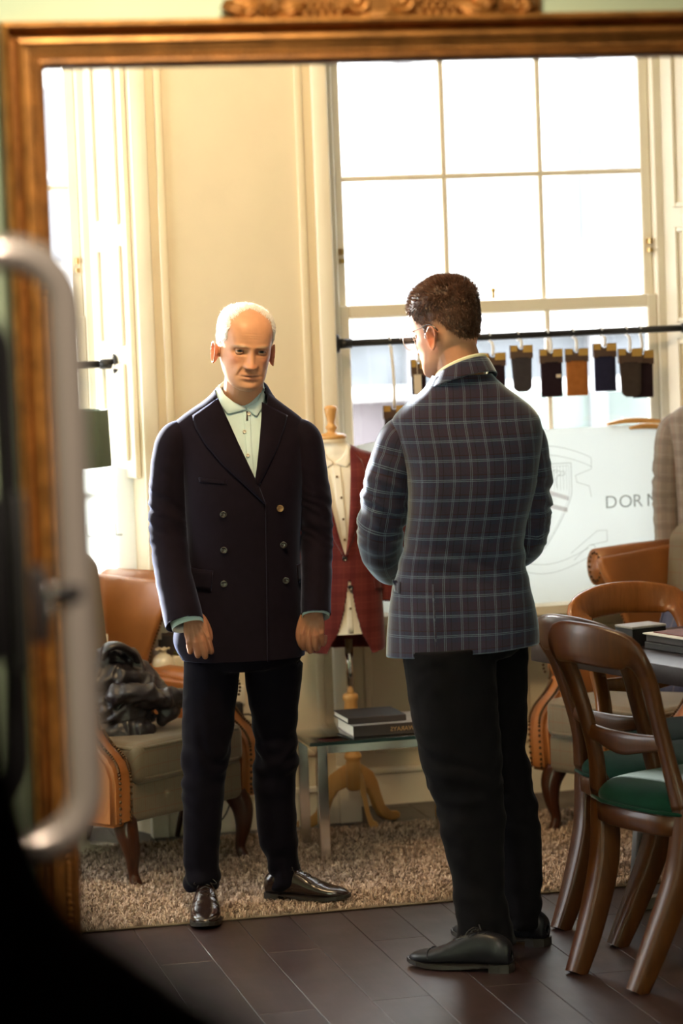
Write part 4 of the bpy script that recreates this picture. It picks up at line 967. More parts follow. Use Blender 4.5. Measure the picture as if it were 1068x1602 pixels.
def socket():
    a = on_y(366, 1097, 9.63); o = thing('wall_socket', 'cream wall socket with black plug and trailing cable behind seated chair', 'socket', (a.x, 9.645, a.z))
    MB().box(-0.040, 0.040, -0.008, 0.004, -0.012, 0.05, 0.003, 2).build('plate', 'whitepaint', o); b = MB().box(-0.03, 0.024, -0.055, -0.009, -0.065, -0.002, 0.005, 2); b.build('adapter', 'black', o)
    P = [(0.012, -0.02, -0.05), (0.055, -0.02, -0.05), (0.072, -0.02, -0.09), (0.070, -0.02, -0.16), (0.035, -0.03, -0.20), (0.0, -0.04, -0.26), (-0.05, -0.05, -0.38), (-0.10, -0.06, -0.42)]
    MB().tube(P, 0.0028, 8, sub=5).build('cable', 'black', o)
socket()
def scatter_cushion():
    c = Vector((3.13, 9.10)); o = thing('scatter_cushion', 'blue checked scatter cushion leaning in the armchair behind the table', 'cushion', (c.x + 0.13, c.y + 0.02, 0.575), R_(-35))
    m = MB(); W = 0.19
    def sq(a): return math.copysign(abs(math.sin(a)) ** 0.8, math.sin(a))
    for sgn in (-1, 1): m.grid(lambda u, v, sgn=sgn: ((u * 2 - 1) * W * (1 - 0.06 * math.sin(PI * v)), sgn * 0.065 * (max(0, math.sin(PI * u) * math.sin(PI * v))) ** 0.45 + 0.0, (v * 2 - 1) * W * (1 - 0.06 * math.sin(PI * u))), 20, 20, flip=sgn > 0)
    cu = m.build('cover', 'cushion_blue', o); cu.rotation_euler = (R_(-22), R_(14), 0); MB().tube([(-W, 0, -W), (0, 0, -W * 0.95), (W, 0, -W), (W * .95, 0, 0), (W, 0, W), (0, 0, W * .95), (-W, 0, W), (-W * .95, 0, 0)], 0.005, 6, closed=True, up=(0, 1, 0)).build('piping', 'cushion_blue', cu)
scatter_cushion()
# ------------------------------------------------------------------ garments
def crom(tab, n):
    """Catmull-Rom resampling of a table of rows"""
    A = np.array(tab, float); m = len(A); out = []
    for k in range(n + 1):
        s = k / n * (m - 1); i = min(int(s), m - 2); t = s - i
        p0, p1, p2, p3 = A[max(i - 1, 0)], A[i], A[i + 1], A[min(i + 2, m - 1)]
        out.append(0.5 * (2 * p1 + (p2 - p0) * t + (2 * p0 - 5 * p1 + 4 * p2 - p3) * t * t + (3 * p1 - p0 - 3 * p2 + p3) * t ** 3))
    return np.array(out)
def torso(rows, nz=70, n=128, p=2.3, wr=None, hole=None, backx=0.0, thick=0.0, cap=False):
    """lofted garment body; rows (z, xl, xr, yc, bf, bb) from hem to neck; u of the UV runs in metres from the centre of the -y side"""
    R = crom(rows, nz); V = np.zeros((len(R), n + 1, 3)); U = np.zeros((len(R), n + 1, 2)); acc = 0
    q = np.linspace(PI / 2, 2.5 * PI, n + 1)      # starts and ends at the far side (+y), the side towards -y lies in the middle
    c, s = np.cos(q), np.sin(q); ce = np.sign(c) * np.abs(c) ** (2 / p); se = np.sign(s) * np.abs(s) ** (2 / p)
    for i, (z, xl, xr, yc, bf, bb) in enumerate(R):
        x = (xl + xr) / 2 + (xr - xl) / 2 * ce; y = yc + np.where(se < 0, bf, bb) * se; zz = np.full(n + 1, z)
        if wr is not None:
            dx, dy, dz = wr(x, y, zz, ce, se); x = x + dx; y = y + dy; zz = zz + dz
        V[i] = np.stack([x, y, zz], 1)
        L = np.concatenate([[0], np.cumsum(np.hypot(np.diff(x), np.diff(y)))]); kb = int(np.argmin(np.abs(q - 1.5 * PI)))
        acc = acc + (0 if i == 0 else float(np.linalg.norm(V[i, kb] - V[i - 1, kb])))
        U[i, :, 0] = L - L[kb] + backx; U[i, :, 1] = acc
    iw = int(np.argmax((R[:, 2] - R[:, 1]) * (R[:, 0] > R[0, 0] + 0.35 * (R[-1, 0] - R[0, 0]))))
    for i in range(iw + 1, len(R)):
        bk = (np.sin(q) < 1e-6); xw, uw = V[iw, bk, 0], U[iw, bk, 0]; o_ = np.argsort(xw)
        U[i, bk, 0] = np.interp(V[i, bk, 0] - V[i, :, 0].mean() + V[iw, :, 0].mean(), xw[o_], uw[o_])
    m = MB(); w = n + 1; f = []
    for j in range(len(R) - 1):
        for i in range(n):
            cpt = (V[j, i] + V[j + 1, i + 1]) / 2
            if hole and hole(cpt): continue
            f.append((j * w + i, j * w + i + 1, (j + 1) * w + i + 1, (j + 1) * w + i))
    if cap: f += [[i for i in range(n)][::-1], [(len(R) - 1) * w + i for i in range(n)]]
    m.add(V.reshape(-1, 3), f, [tuple(u) for u in U.reshape(-1, 2)]); return m
def bvh_of(o):
    me = o.data; return BVHTree.FromPolygons([v.co.copy() for v in me.vertices], [list(p.vertices) for p in me.polygons])
def fold_noise(x, y, z, sx, sz, seed, amp):
    return np.array([noise.noise(Vector((a * sx + seed, b * sx * 0.6, c * sz))) for a, b, c in zip(x, y, z)]) * amp
def patch(bvh, A, B, nu, nv, off, name, mat, parent, thick=0.003, direction=(0, 1, 0), roll=0.0, edge_lift=0.0):
    """cloth piece between polylines A and B (points x, z) laid on a surface"""
    def samp(L, t):
        d = [0]; 
        for a, b in zip(L, L[1:]): d.append(d[-1] + math.dist(a, b))
        s = t * d[-1]
        for k in range(len(L) - 1):
            if s <= d[k + 1] + 1e-9: 
                w = (s - d[k]) / max(1e-9, d[k + 1] - d[k]); return (L[k][0] + (L[k + 1][0] - L[k][0]) * w, L[k][1] + (L[k + 1][1] - L[k][1]) * w)
        return L[-1]
    D = Vector(direction); m = MB(); last = 0.0; pts = []
    for j in range(nv + 1):
        row = []
        for i in range(nu + 1):
            a, b = samp(A, j / nv), samp(B, j / nv); t = i / nu; x, z = a[0] + (b[0] - a[0]) * t, a[1] + (b[1] - a[1]) * t
            h = bvh.ray_cast(Vector((x, -1.5 * D.y, z)), D); y = h[0].y if h[0] is not None else None
            row.append([x, y, z, t])
        ys = [r[1] for r in row if r[1] is not None]
        for i, r in enumerate(row):
            if r[1] is None: r[1] = (min(ys, key=lambda v: v) if ys else last)
        last = row[-1][1]; pts.append(row)
    v = [(x, y - D.y * (off + roll * math.sin(PI * t) + edge_lift * t), z) for row in pts for x, y, z, t in row]
    f = [(j * (nu + 1) + i, j * (nu + 1) + i + 1, (j + 1) * (nu + 1) + i + 1, (j + 1) * (nu + 1) + i) for j in range(nv) for i in range(nu)]
    m.add(v, f, [(p[0], p[2]) for p in v]); o = m.build(name, mat, parent)
    md = o.modifiers.new('s', 'SOLIDIFY'); md.thickness = thick; md.offset = 0; return o
def button(bvh, x, z, r, mat, parent, off=0.003, name='button', direction=1):
    h = bvh.ray_cast(Vector((x, -1.5 * direction, z)), Vector((0, direction, 0))); y = h[0].y if h[0] is not None else 0.0
    m = MB(); m.lathe([(r * 0.2, 0.0012), (r * 0.62, 0.0012), (r * 0.75, 0.0026), (r * 0.95, 0.0024), (r, 0.0012), (r * 0.9, -0.002)], 18, cap=True)
    o = m.build(name, mat, parent); o.location = (x, y - direction * (off + 0.001), z); o.rotation_euler = (PI / 2 * direction, 0, 0); return o
def sleeve(name, mat, parent, pts, rad, asp, up, wr=0.004, seed=0, n=48, sub=14, cuff=0.0):
    P, Rr = smooth_path([Vector(p) for p in pts], rad, sub); m = MB(); m.tube(P, Rr, n, False, asp, up)
    L = len(P)
    for k in range(L):
        for j in range(n):
            i = k * n + j; v = Vector(m.v[i]); d = (v - P[k]); t = k / (L - 1)
            el = math.exp(-((t - 0.55) / 0.22) ** 2) + 0.35
            w_ = v.z + 0.55 * v.x + 0.02 * noise.noise(v * 14); a = noise.noise(Vector((v.x * 9 + seed, v.y * 9, v.z * 26))) * 0.7 + (1 - 2.6 * abs(noise.noise(Vector((v.x * 8 + seed, v.y * 7, w_ * 34))))) * 1.1 * max(0, el - 0.45)
            m.v[i] = tuple(v + d.normalized() * a * wr * el)
    r2 = [(0.0, 0.004), (-0.005, 0.012)]
    o = m.build(name, mat, parent); md = o.modifiers.new('s', 'SOLIDIFY'); md.thickness = 0.003; md.offset = -1; return o

def neck_band(c, ca, cb, tilt, rings, q0, q1, name, mat, parent, seg=60, dip=0.0):
    """collar standing round the neck; rings (r, dz); tilt (x, y) rise; open between q1 and q0"""
    m = MB(); cl = abs(q1 - q0 - 2 * PI) < 1e-6
    def pt(k, q):
        r, dz = rings[k]; return Vector((c[0] + (ca + r) * math.cos(q), c[1] + (cb + r) * math.sin(q), c[2] + dz + tilt[0] * math.cos(q) + tilt[1] * math.sin(q) - dip * max(0, -math.sin(q)) ** 2))
    def fn(u, v):
        k = v * (len(rings) - 1); i = min(int(k), len(rings) - 2); return tuple(pt(i, q0 + (q1 - q0) * u).lerp(pt(i + 1, q0 + (q1 - q0) * u), k - i))
    m.grid(fn, seg, 3 * (len(rings) - 1), closeu=cl); m.uv = [(math.atan2(a[1] - c[1], a[0] - c[0]) * (ca + 0.01) + 0.01, a[2]) for a in m.v]; o = m.build(name, mat, parent); md = o.modifiers.new('s', 'SOLIDIFY'); md.thickness = 0.0025; return o

# ------------------------------------------------------------------ heads
HEAD_ROWS = [  # z, half width, front y, back y
    (-0.004, 0.020, -0.078, -0.030), (0.004, 0.036, -0.090, -0.010), (0.014, 0.047, -0.096, 0.005), (0.030, 0.056, -0.096, 0.030), (0.048, 0.0615, -0.0935, 0.055), (0.068, 0.0655, -0.0905, 0.076), (0.088, 0.0690, -0.0885, 0.088),
    (0.108, 0.071, -0.0870, 0.096), (0.128, 0.0735, -0.0880, 0.100), (0.150, 0.0745, -0.0870, 0.101), (0.172, 0.0735, -0.0815, 0.098), (0.192, 0.068, -0.070, 0.089), (0.208, 0.056, -0.053, 0.074), (0.219, 0.040, -0.033, 0.054), (0.226, 0.020, -0.010, 0.030), (0.2275, 0.004, 0.006, 0.014)]
def G(a, m, s): return np.exp(-((a - m) / s) ** 2)
def face_relief(x, z):
    """forward push (metres) of the face surface at canonical x, z"""
    ax = np.abs(x); d = 0 * x
    # nose: bridge to tip, cut under the tip
    t = np.clip((0.126 - z) / (0.126 - 0.074), 0, 1.0); wn = 0.0080 + 0.0050 * t ** 1.5
    under = 1 / (1 + np.exp(-(z - 0.0705) / 0.0016)); top = 1 / (1 + np.exp((z - 0.133) / 0.004))
    d += (0.006 + 0.0215 * t ** 1.15) * np.exp(-(ax / wn) ** 2.2) * under * top
    d += 0.0095 * G(ax, 0.0135, 0.0062) * G(z, 0.0765, 0.0075) * under        # nostril wings
    d -= 0.0040 * G(ax, 0.0065, 0.0035) * G(z, 0.0695, 0.0025)
    # eye sockets and brow
    d -= 0.0125 * G(ax, 0.0315, 0.0155) * G(z, 0.1155, 0.0100); d -= 0.0055 * G(ax, 0.0165, 0.007) * G(z, 0.117, 0.010)
    d += 0.0085 * G(ax, 0.0290, 0.0200) * G(z, 0.1320, 0.0062); d += 0.0022 * G(ax, 0.0, 0.010) * G(z, 0.135, 0.010); d += 0.0030 * G(ax, 0.033, 0.014) * G(z, 0.1035, 0.0045)
    # cheeks, folds
    d += 0.0045 * G(ax, 0.0460, 0.0150) * G(z, 0.0930, 0.0130)
    fx = 0.0195 + (0.076 - z) * 0.42; d -= 0.0046 * G(ax, fx, 0.0040) * G(z, 0.060, 0.017); d += 0.0034 * G(ax, fx + 0.009, 0.008) * G(z, 0.064, 0.015)
    d -= 0.0035 * G(ax, 0.047, 0.012) * G(z, 0.060, 0.017)
    # lips, mouth line, chin
    d += 0.0050 * G(ax, 0, 0.0230) * G(z, 0.0515, 0.0048); d += 0.0056 * G(ax, 0, 0.0190) * G(z, 0.0400, 0.0048); d -= 0.0066 * G(ax, 0, 0.0245) * G(z, 0.0462, 0.0019)
    d -= 0.0034 * G(ax, 0, 0.017) * G(z, 0.0315, 0.0042); d += 0.0070 * G(ax, 0, 0.0190) * G(z, 0.0150, 0.0110); d -= 0.0018 * G(ax, 0, 0.0035) * G(z, 0.0605, 0.006)
    # forehead wrinkles
    for zz in (0.152, 0.159, 0.166): d -= 0.0013 * G(z, zz + 0.004 * np.cos(ax * 30), 0.0012) * G(ax, 0, 0.036)
    d -= 0.0016 * G(ax, 0.0055, 0.0016) * G(z, 0.133, 0.007)
    return d
def head_mesh(n=150, nz=150):
    R = crom(HEAD_ROWS, nz); q = np.linspace(0, 2 * PI, n, endpoint=False) - PI / 2; c, s = np.cos(q), np.sin(q)
    ef, eb = 2.35, 2.1; V = []
    for z, hw, yf, yb in R:
        yc = (yf + yb) / 2 + 0.01; e = np.where(s < 0, 2 / ef, 2 / eb)
        x = hw * np.sign(c) * np.abs(c) ** e; y = yc + np.where(s < 0, yc - yf, yb - yc) * np.sign(s) * np.abs(s) ** e
        fr = np.clip(-s * 1.25 - 0.05, 0, 1) ** 0.6
        zz = np.full(n, z); y = y - face_relief(x, zz) * fr
        temple = G(zz, 0.135, 0.02) * G(np.abs(x), 0.072, 0.02) * (s < 0) * 0.003; x = x - np.sign(x) * temple
        V.append(np.stack([x, y, zz], 1))
    V = np.concatenate(V); m = len(R)
    f = [(k * n + j, k * n + (j + 1) % n, (k + 1) * n + (j + 1) % n, (k + 1) * n + j) for k in range(m - 1) for j in range(n)] + [list(range(n))[::-1], [(m - 1) * n + j for j in range(n)]]
    return V, f
def ear_mesh(s):
    """auricle: cupped oval with rolled rim, lobe and tragus"""
    m = MB(); c = Vector((s * 0.0705, 0.012, 0.086)); 
    def fn(u, v):
        q = 2 * PI * u; r = v
        a, b_ = 0.0175 * (1 + 0.16 * math.sin(q)), 0.0320
        ly, lz = a * math.cos(q) * r, b_ * math.sin(q) * r
        if lz < 0: ly *= 0.86
        lift = 0.009 + 0.008 * r + 0.0050 * math.exp(-((r - 0.93) / 0.12) ** 2) - 0.006 * math.exp(-(r / 0.45) ** 2) + 0.10 * max(-0.01, ly) * 1.6
        return (c.x + s * (lift - 0.006), c.y + ly - lz * -0.15, c.z + lz)
    m.grid(fn, 36, 12, closeu=True)
    return m
def solid_grid(mb, t):
    """thickness for an open MB surface before joining"""
    me = mb.mesh('t'); o = link('t', me); md = o.modifiers.new('s', 'SOLIDIFY'); md.thickness = t; md.offset = 0
    dg = bpy.context.evaluated_depsgraph_get(); e = o.evaluated_get(dg).to_mesh(); v = [w.co.copy() for w in e.vertices]; f = [list(p.vertices) for p in e.polygons]
    bpy.data.objects.remove(o); return v, f
def hand(mb, wrist, mat, s, fingers, thumb, scale=1.0):
    """hand in its own frame (fingers along -z, palm facing +y, thumb towards s*x) put in place by mat; finger = bend angles"""
    st = len(mb.v)
    mb.limb([(0, 0.004, 0.035), (0, 0.0, 0.015), (s * 0.002, 0.0, -0.01)], [0.0240, 0.0260, 0.029], 16, 4, 0.74, (1, 0, 0))
    mb.limb([(s * 0.004, 0.001, -0.005), (s * 0.002, 0.0, -0.042), (0, 0.002, -0.066)], [0.029, 0.0375, 0.0365], 18, 5, 0.37, (1, 0, 0))
    base = [(s * 0.0300, -0.001, -0.080), (s * 0.0102, -0.0040, -0.087), (-s * 0.0098, -0.0030, -0.084), (-s * 0.0285, 0.001, -0.076)]
    lens = [(0.041, 0.024, 0.020), (0.045, 0.027, 0.021), (0.041, 0.026, 0.020), (0.033, 0.020, 0.018)]; rr = [0.0084, 0.0086, 0.0081, 0.0072]
    for b, L, r, bend in zip(base, lens, rr, fingers):
        p = Vector(b); a = bend[3] if len(bend) > 3 else 0.0; ang = 0; pts = [p + Vector((0, 0.002, 0.024)), p]; rad = [r * 0.9, r * 1.15]
        for k in range(3):
            ang += bend[k]; d = Vector((a * math.cos(ang), math.sin(ang), -math.cos(ang))).normalized(); p = p + d * L[k]; pts.append(p); rad.append(r * (1.08, 1.0, 0.84)[k])
        mb.limb(pts, rad, 12, 4)
    b = Vector((s * 0.026, 0.008, -0.022)); p1, p2, p3 = (b + Vector((s * t[0], t[1], t[2])) for t in thumb)
    mb.limb([Vector((s * 0.010, 0.006, -0.005)), b, p1, p2, p3], [0.017, 0.0165, 0.0125, 0.0112, 0.0085], 12, 4)
    for k in range(4): mb.ball((base[k][0], base[k][1] - 0.0045, base[k][2] + 0.002), 0.0072, 10, 8)
    for k in range(4): mb.tube([(base[k][0] * 0.95, base[k][1] - 0.0090, base[k][2]), (base[k][0] * 0.45, -0.0115, -0.02)], [0.0030, 0.0022], 6)
    T = mat @ Matrix.Scale(scale, 4); mb.xf(T, st); return mb

def skin_material(name, base, ear, lip, stub, brow):
    m, k = new_mat(name); at = k.node('ShaderNodeAttribute', attribute_name='skin').outputs['Color']
    n = k.noise(220, 3, k.coord()); n2 = k.noise(45, 3, k.coord())
    hsv = k.node('ShaderNodeHueSaturation'); k.l.new(at, hsv.inputs['Color']); k.l.new(k.math('ADD', 0.86, k.math('MULTIPLY', n2, 0.28)), hsv.inputs['Value'])
    setp(k, hsv.outputs[0], 0.46, 0, k.bump(n, 0.10, 0.001)); k.b.inputs['Subsurface Weight'].default_value = 0.0; k.b.inputs['Specular IOR Level'].default_value = 0.4
    M[name] = m; return dict(base=base, ear=ear, lip=lip, stub=stub, brow=brow, mat=name)
def paint_skin(o, inv, sk, stubble=0.35):
    """albedo by anatomy: lips, ears, beard shadow, brows, plus shade painted round the eyes"""
    co = np.empty(len(o.data.vertices) * 3); o.data.vertices.foreach_get('co', co); co = co.reshape(-1, 3)
    A = np.array(inv); h = co @ A[:3, :3].T + A[:3, 3]; x, y, z = h.T; ax = np.abs(x)
    C = np.tile(np.array(sk['base']), (len(co), 1))
    def blend(w, c):
        nonlocal C; w = np.clip(w, 0, 1)[:, None]; C = C * (1 - w) + np.array(c) * w
    fr = (y < -0.02) * (z > -0.03) * (z < 0.24)
    blend(0.45 * G(ax, 0.044, 0.02) * G(z, 0.09, 0.02) * fr, sk['ear']); blend(0.40 * G(ax, 0, 0.012) * G(z, 0.078, 0.012) * fr, sk['ear'])
    blend(stubble * fr * G(z, 0.030, 0.040) * (z < 0.066), sk['stub'])
    blend(0.85 * (ax > 0.0735) * G(z, 0.086, 0.04) * (y > -0.02) * (y < 0.05), sk['ear'])
    lw = fr * (G(ax, 0, 0.020) * (G(z, 0.0510, 0.0036) + G(z, 0.0405, 0.0040))); blend(0.75 * lw, sk['lip'])
    blend(0.9 * fr * G(ax, 0, 0.0215) * G(z, 0.0462, 0.0014), [c * 0.35 for c in sk['lip']])
    bz = 0.1315 + 0.006 * (1 - ((ax - 0.027) / 0.022) ** 2) * 0.6; blend(0.95 * fr * np.exp(-((ax - 0.030) / 0.019) ** 4) * G(z, bz, 0.0036), sk['brow'])
    blend(0.55 * fr * G(ax, 0.0315, 0.017) * G(z, 0.1150, 0.0085), [c * 0.62 for c in sk['base']]); blend(0.35 * fr * G(ax, 0.031, 0.015) * G(z, 0.1015, 0.004), [c * 0.6 for c in sk['base']])  # shade of the eye sockets and lower lids painted into the skin colour
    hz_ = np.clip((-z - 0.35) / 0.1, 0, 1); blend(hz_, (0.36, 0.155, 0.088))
    a = o.data.color_attributes.new('skin', 'FLOAT_COLOR', 'POINT'); a.data.foreach_set('color', np.concatenate([C, np.ones((len(C), 1))], 1).astype(np.float32).ravel())
def eyes(body, H, sk, gaze=(0, 0)):
    m, k = new_mat('eyeball'); co = k.coord('Object'); sx = k.node('ShaderNodeSeparateXYZ', inp={0: co}).outputs
    d = k.math('SQRT', k.math('ADD', k.math('MULTIPLY', sx[0], sx[0]), k.math('MULTIPLY', sx[2], sx[2])))
    c = k.ramp(k.math('MULTIPLY', d, 100.0), [(0.0, (0.006, 0.005, 0.004)), (0.30, (0.008, 0.006, 0.005)), (0.33, (0.035, 0.022, 0.012)), (0.56, (0.03, 0.018, 0.010)), (0.62, (0.24, 0.19, 0.16)), (1.0, (0.20, 0.14, 0.11))]); setp(k, c, 0.12)
    M['eyeball'] = m; lid, kk = new_mat('eyelid_skin'); setp(kk, tuple(c * 0.80 for c in sk['base']), 0.5); M['eyelid_skin'] = lid
    for s in (-1, 1):
        e = MB().ball((0, 0, 0), 0.0118, 20, 14).build('eye', 'eyeball', body); e.matrix_local = H @ Matrix.Translation((s * 0.0315, -0.0690, 0.1155)) @ Matrix.Rotation(gaze[0], 4, 'Z') @ Matrix.Rotation(gaze[1], 4, 'X')
        for up in (1, -1):
            g = MB()
            def fn(u, v, up=up):
                lon = (u - 0.5) * 2.7; r = 0.0129
                edge = (0.34 if up > 0 else 0.30) * max(0.15, math.cos(lon * 1.05))
                la = edge + (1.25 - edge) * v
                return (r * math.sin(lon) * math.cos(la), -r * math.cos(lon) * math.cos(la), up * r * math.sin(la))
            g.grid(fn, 18, 8, flip=up < 0); q = g.build('eyelid', 'eyelid_skin', body); q.matrix_local = H @ Matrix.Translation((s * 0.0315, -0.0690, 0.1155)) @ Matrix.Rotation(gaze[1] * 0.75, 4, 'X'); q.modifiers.new('s', 'SOLIDIFY').thickness = 0.0009
def strands(roots, normals, lens, dirs, w, droop=0.0, curl=0.0):
    """tapering blades for hair"""
    N = len(roots); side = np.cross(dirs, normals); side /= np.linalg.norm(side, axis=1)[:, None] + 1e-9
    rs = RNG.normal(0, 0.6, (N, 1)); side = side * np.cos(rs) + normals * np.sin(rs)
    V = []
    for t, ww in ((0.0, 1.0), (0.4, 0.9), (0.75, 0.6), (1.0, 0.0)):
        c = roots + dirs * (lens[:, None] * t) + normals * (lens[:, None] * 0.12 * math.sin(t * PI)) + np.array([0, 0, -1.0]) * (droop * lens[:, None] * t * t)
        if ww > 0: V += [c + side * w * ww, c - side * w * ww]
        else: V += [c]
    V = np.stack(V, 1); k = V.shape[1]; F = []
    for i in (np.arange(N) * k).tolist(): F += [(i, i + 1, i + 3, i + 2), (i + 2, i + 3, i + 5, i + 4), (i + 4, i + 5, i + 6)]
    return V.reshape(-1, 3), F
def hair_material(name, dark, light, rough=0.5):
    m, k = new_mat(name); at = k.node('ShaderNodeAttribute', attribute_name='tone').outputs['Fac']; setp(k, k.ramp(at, [(0.0, dark), (1.0, light)]), rough); k.b.inputs['Specular IOR Level'].default_value = 0.3; M[name] = m

# ------------------------------------------------------------------ legs, shoes
def leg_rows(Fm, rows, off=0.0, depth=1.08, ys=None):
    """pixel rows (py, left, right) of a trouser leg to (centre, radius)"""
    out = []
    for i, (py, l, r) in enumerate(rows):
        o_ = off[0] + (off[1] - off[0]) * (i / (len(rows) - 1)) ** 1.2 if isinstance(off, tuple) else off
        a, b_ = Fm(l, py, o_), Fm(r, py, o_); out.append((Vector(((a[0] + b_[0]) / 2, o_, (a[1] + b_[1]) / 2)), (b_[0] - a[0]) / 2))
    return out
def trousers(name, mat, parent, legs, pelvis, seed, wr=0.006, label=None):
    m = MB()
    for L in legs:
        P = [p for p, r in L]; R = [r for p, r in L]; m.tube(P, R, 32, True, 1.06, (1, 0, 0), sub=8)
    m.v += []; t = torso(pelvis, 20, 48, 2.3, cap=True); m.add(t.v, t.f)
    o = m.build(name, mat, parent, label); remesh(o, 0.0065, 0.5, 3)
    me = o.data; n = len(me.vertices); co = np.empty(n * 3); no = np.empty(n * 3); me.vertices.foreach_get('co', co); me.vertices.foreach_get('normal', no); co = co.reshape(-1, 3); no = no.reshape(-1, 3)
    zs = [p.z for p, r in legs[0]]; zk = 0.46; z0 = min(zs)
    d = np.array([(noise.noise(Vector((p[0] * 7 + seed, p[1] * 7, p[2] * 24))) + 0.30 * math.sin(p[2] * 70 + 16 * p[0] + 11 * noise.noise(Vector((p[0] * 7, p[1] * 7, p[2] * 6 + seed))))) * (0.26 + 1.2 * math.exp(-((p[2] - zk) / 0.09) ** 2) + 1.4 * math.exp(-((p[2] - z0) / 0.10) ** 2)) for p in co])
    me.vertices.foreach_set('co', (co + no * (d * wr)[:, None]).ravel()); me.update(); return o
def shoe(name, mat, parent, label, loc, rz, L=0.295, brogue=False, scale=1.0):
    """lace-up shoe pointing to -y with sole, heel, facings and tied laces"""
    rows = [(0.078, 0.012, 0.030, 0.058), (0.072, 0.026, 0.018, 0.080), (0.045, 0.034, 0.016, 0.098), (0.005, 0.0335, 0.016, 0.105), (-0.035, 0.036, 0.016, 0.100), (-0.075, 0.042, 0.015, 0.083), (-0.115, 0.0465, 0.013, 0.063), (-0.150, 0.0455, 0.012, 0.051), (-0.180, 0.0385, 0.012, 0.046), (-0.200, 0.029, 0.013, 0.040), (-0.212, 0.016, 0.016, 0.033), (-0.2165, 0.004, 0.020, 0.026)]
    R = crom(rows, 60); n = 40; v = []
    for y, hw, z0, z1 in R:
        for j in range(n):
            q = 2 * PI * j / n; c, s = math.cos(q), math.sin(q); cz = (z0 + z1) / 2; w = hw * (1.0 if s < 0 else 1 - 0.16 * s * (1 if y > -0.10 else 0.4))
            x = w * math.copysign(abs(c) ** 0.72, c); zz = z0 + (z1 - z0) * (0.5 + 0.5 * math.copysign(abs(s) ** 0.8, s)); zz += 0.0012 * math.sin(y * 240) * math.exp(-((y + 0.10) / 0.025) ** 2) * (s > 0.3)
            v.append((x, y, zz))
    m = MB(); Lr = len(R); m.add(v, [(k * n + j, k * n + (j + 1) % n, (k + 1) * n + (j + 1) % n, (k + 1) * n + j) for k in range(Lr - 1) for j in range(n)][::1] + [list(range(n)), [(Lr - 1) * n + j for j in range(n)][::-1]])
    o = m.build(name, mat, parent, label); o.location = loc; o.rotation_euler = (0, 0, rz); o.scale = (scale,) * 3
    out = [(0.0, 0.082), (0.026, 0.076), (0.037, 0.05), (0.036, 0.0), (0.040, -0.05), (0.049, -0.105), (0.0485, -0.15), (0.041, -0.185), (0.028, -0.208), (0.012, -0.221), (0, -0.223)]
    pol = out + [(-x, y) for x, y in out[::-1][1:-1]]
    s_ = MB(); k = len(pol)
    def zl(y, top): 
        spring = 0.010 * max(0, (-y - 0.14) / 0.08) ** 1.5; arch = 0.010 * math.exp(-((y + 0.005) / 0.035) ** 2) + (0.012 if y > 0.02 else 0)
        return (0.0165 + spring + (0.006 if y > 0 else 0)) if top else (0.0045 + spring * 1.0 + min(0.014, arch))
    s_.add([(x, y, zl(y, False)) for x, y in pol] + [(x, y, zl(y, True)) for x, y in pol], [list(range(k)), list(range(k, 2 * k))[::-1]] + [(i, k + i, k + (i + 1) % k, (i + 1) % k) for i in range(k)], smooth=False); s_.build('sole', 'sole', o)
    h = MB(); hp = [(x, y) for x, y in pol if y >= 0.0]; hp = [(0.034, 0.022), (0.036, 0.05), (0.025, 0.077), (0, 0.083), (-0.025, 0.077), (-0.036, 0.05), (-0.034, 0.022), (0, 0.016)]; h.prism(hp, 0.0, 0.021, 'z'); h.build('heel', 'sole', o)
    def topz(y): 
        i = int(np.argmin(abs(R[:, 0] - y))); return R[i, 3]
    lc = MB()
    for i in range(4):
        y = -0.012 - i * 0.017; z = topz(y) + 0.001
        lc.tube([(-0.019, y, z - 0.008), (0, y - 0.002, z + 0.0022), (0.019, y, z - 0.008)], 0.0016, 6, sub=4)
    z = topz(-0.01) + 0.003
    for s in (-1, 1):
        lc.tube([(0, -0.008, z), (s * 0.018, -0.020, z + 0.011), (s * 0.034, -0.034, z + 0.002), (s * 0.028, -0.030, z - 0.004), (0, -0.010, z + 0.001)], 0.0015, 6, sub=5); lc.tube([(0, -0.008, z), (s * 0.014, -0.026, z + 0.002), (s * 0.026, -0.036, z - 0.014)], 0.0014, 6, sub=4)
    lc.ball((0, -0.009, z + 0.001), 0.0038, 8, 6); lc.build('laces', 'lace', o)
    f = MB()
    for s in (-1, 1): f.tube([(s * 0.012, 0.010, topz(0.01) - 0.002), (s * 0.017, -0.02, topz(-0.02) - 0.006), (s * 0.020, -0.062, topz(-0.062) - 0.006), (s * 0.006, -0.082, topz(-0.082) + 0.0004)], 0.0022, 6, sub=4)
    f.build('facing', mat, o)
    if brogue:
        c = MB(); 
        for j in range(22):
            q = PI * j / 21; y = -0.148; i = int(np.argmin(abs(R[:, 0] - y))); w, z0, z1 = R[i, 1], R[i, 2], R[i, 3]; cc, ss = math.cos(q), math.sin(q)
            c.ball((w * 1.01 * math.copysign(abs(cc) ** 0.72, cc) * (1 - 0.10 * ss), y - 0.006 * math.sin(q), z0 + (z1 - z0) * (0.5 + 0.5 * abs(ss) ** 0.8) + 0.0004), 0.0022, 6, 4)
        c.build('toe_cap_seam', mat, o)
    return o
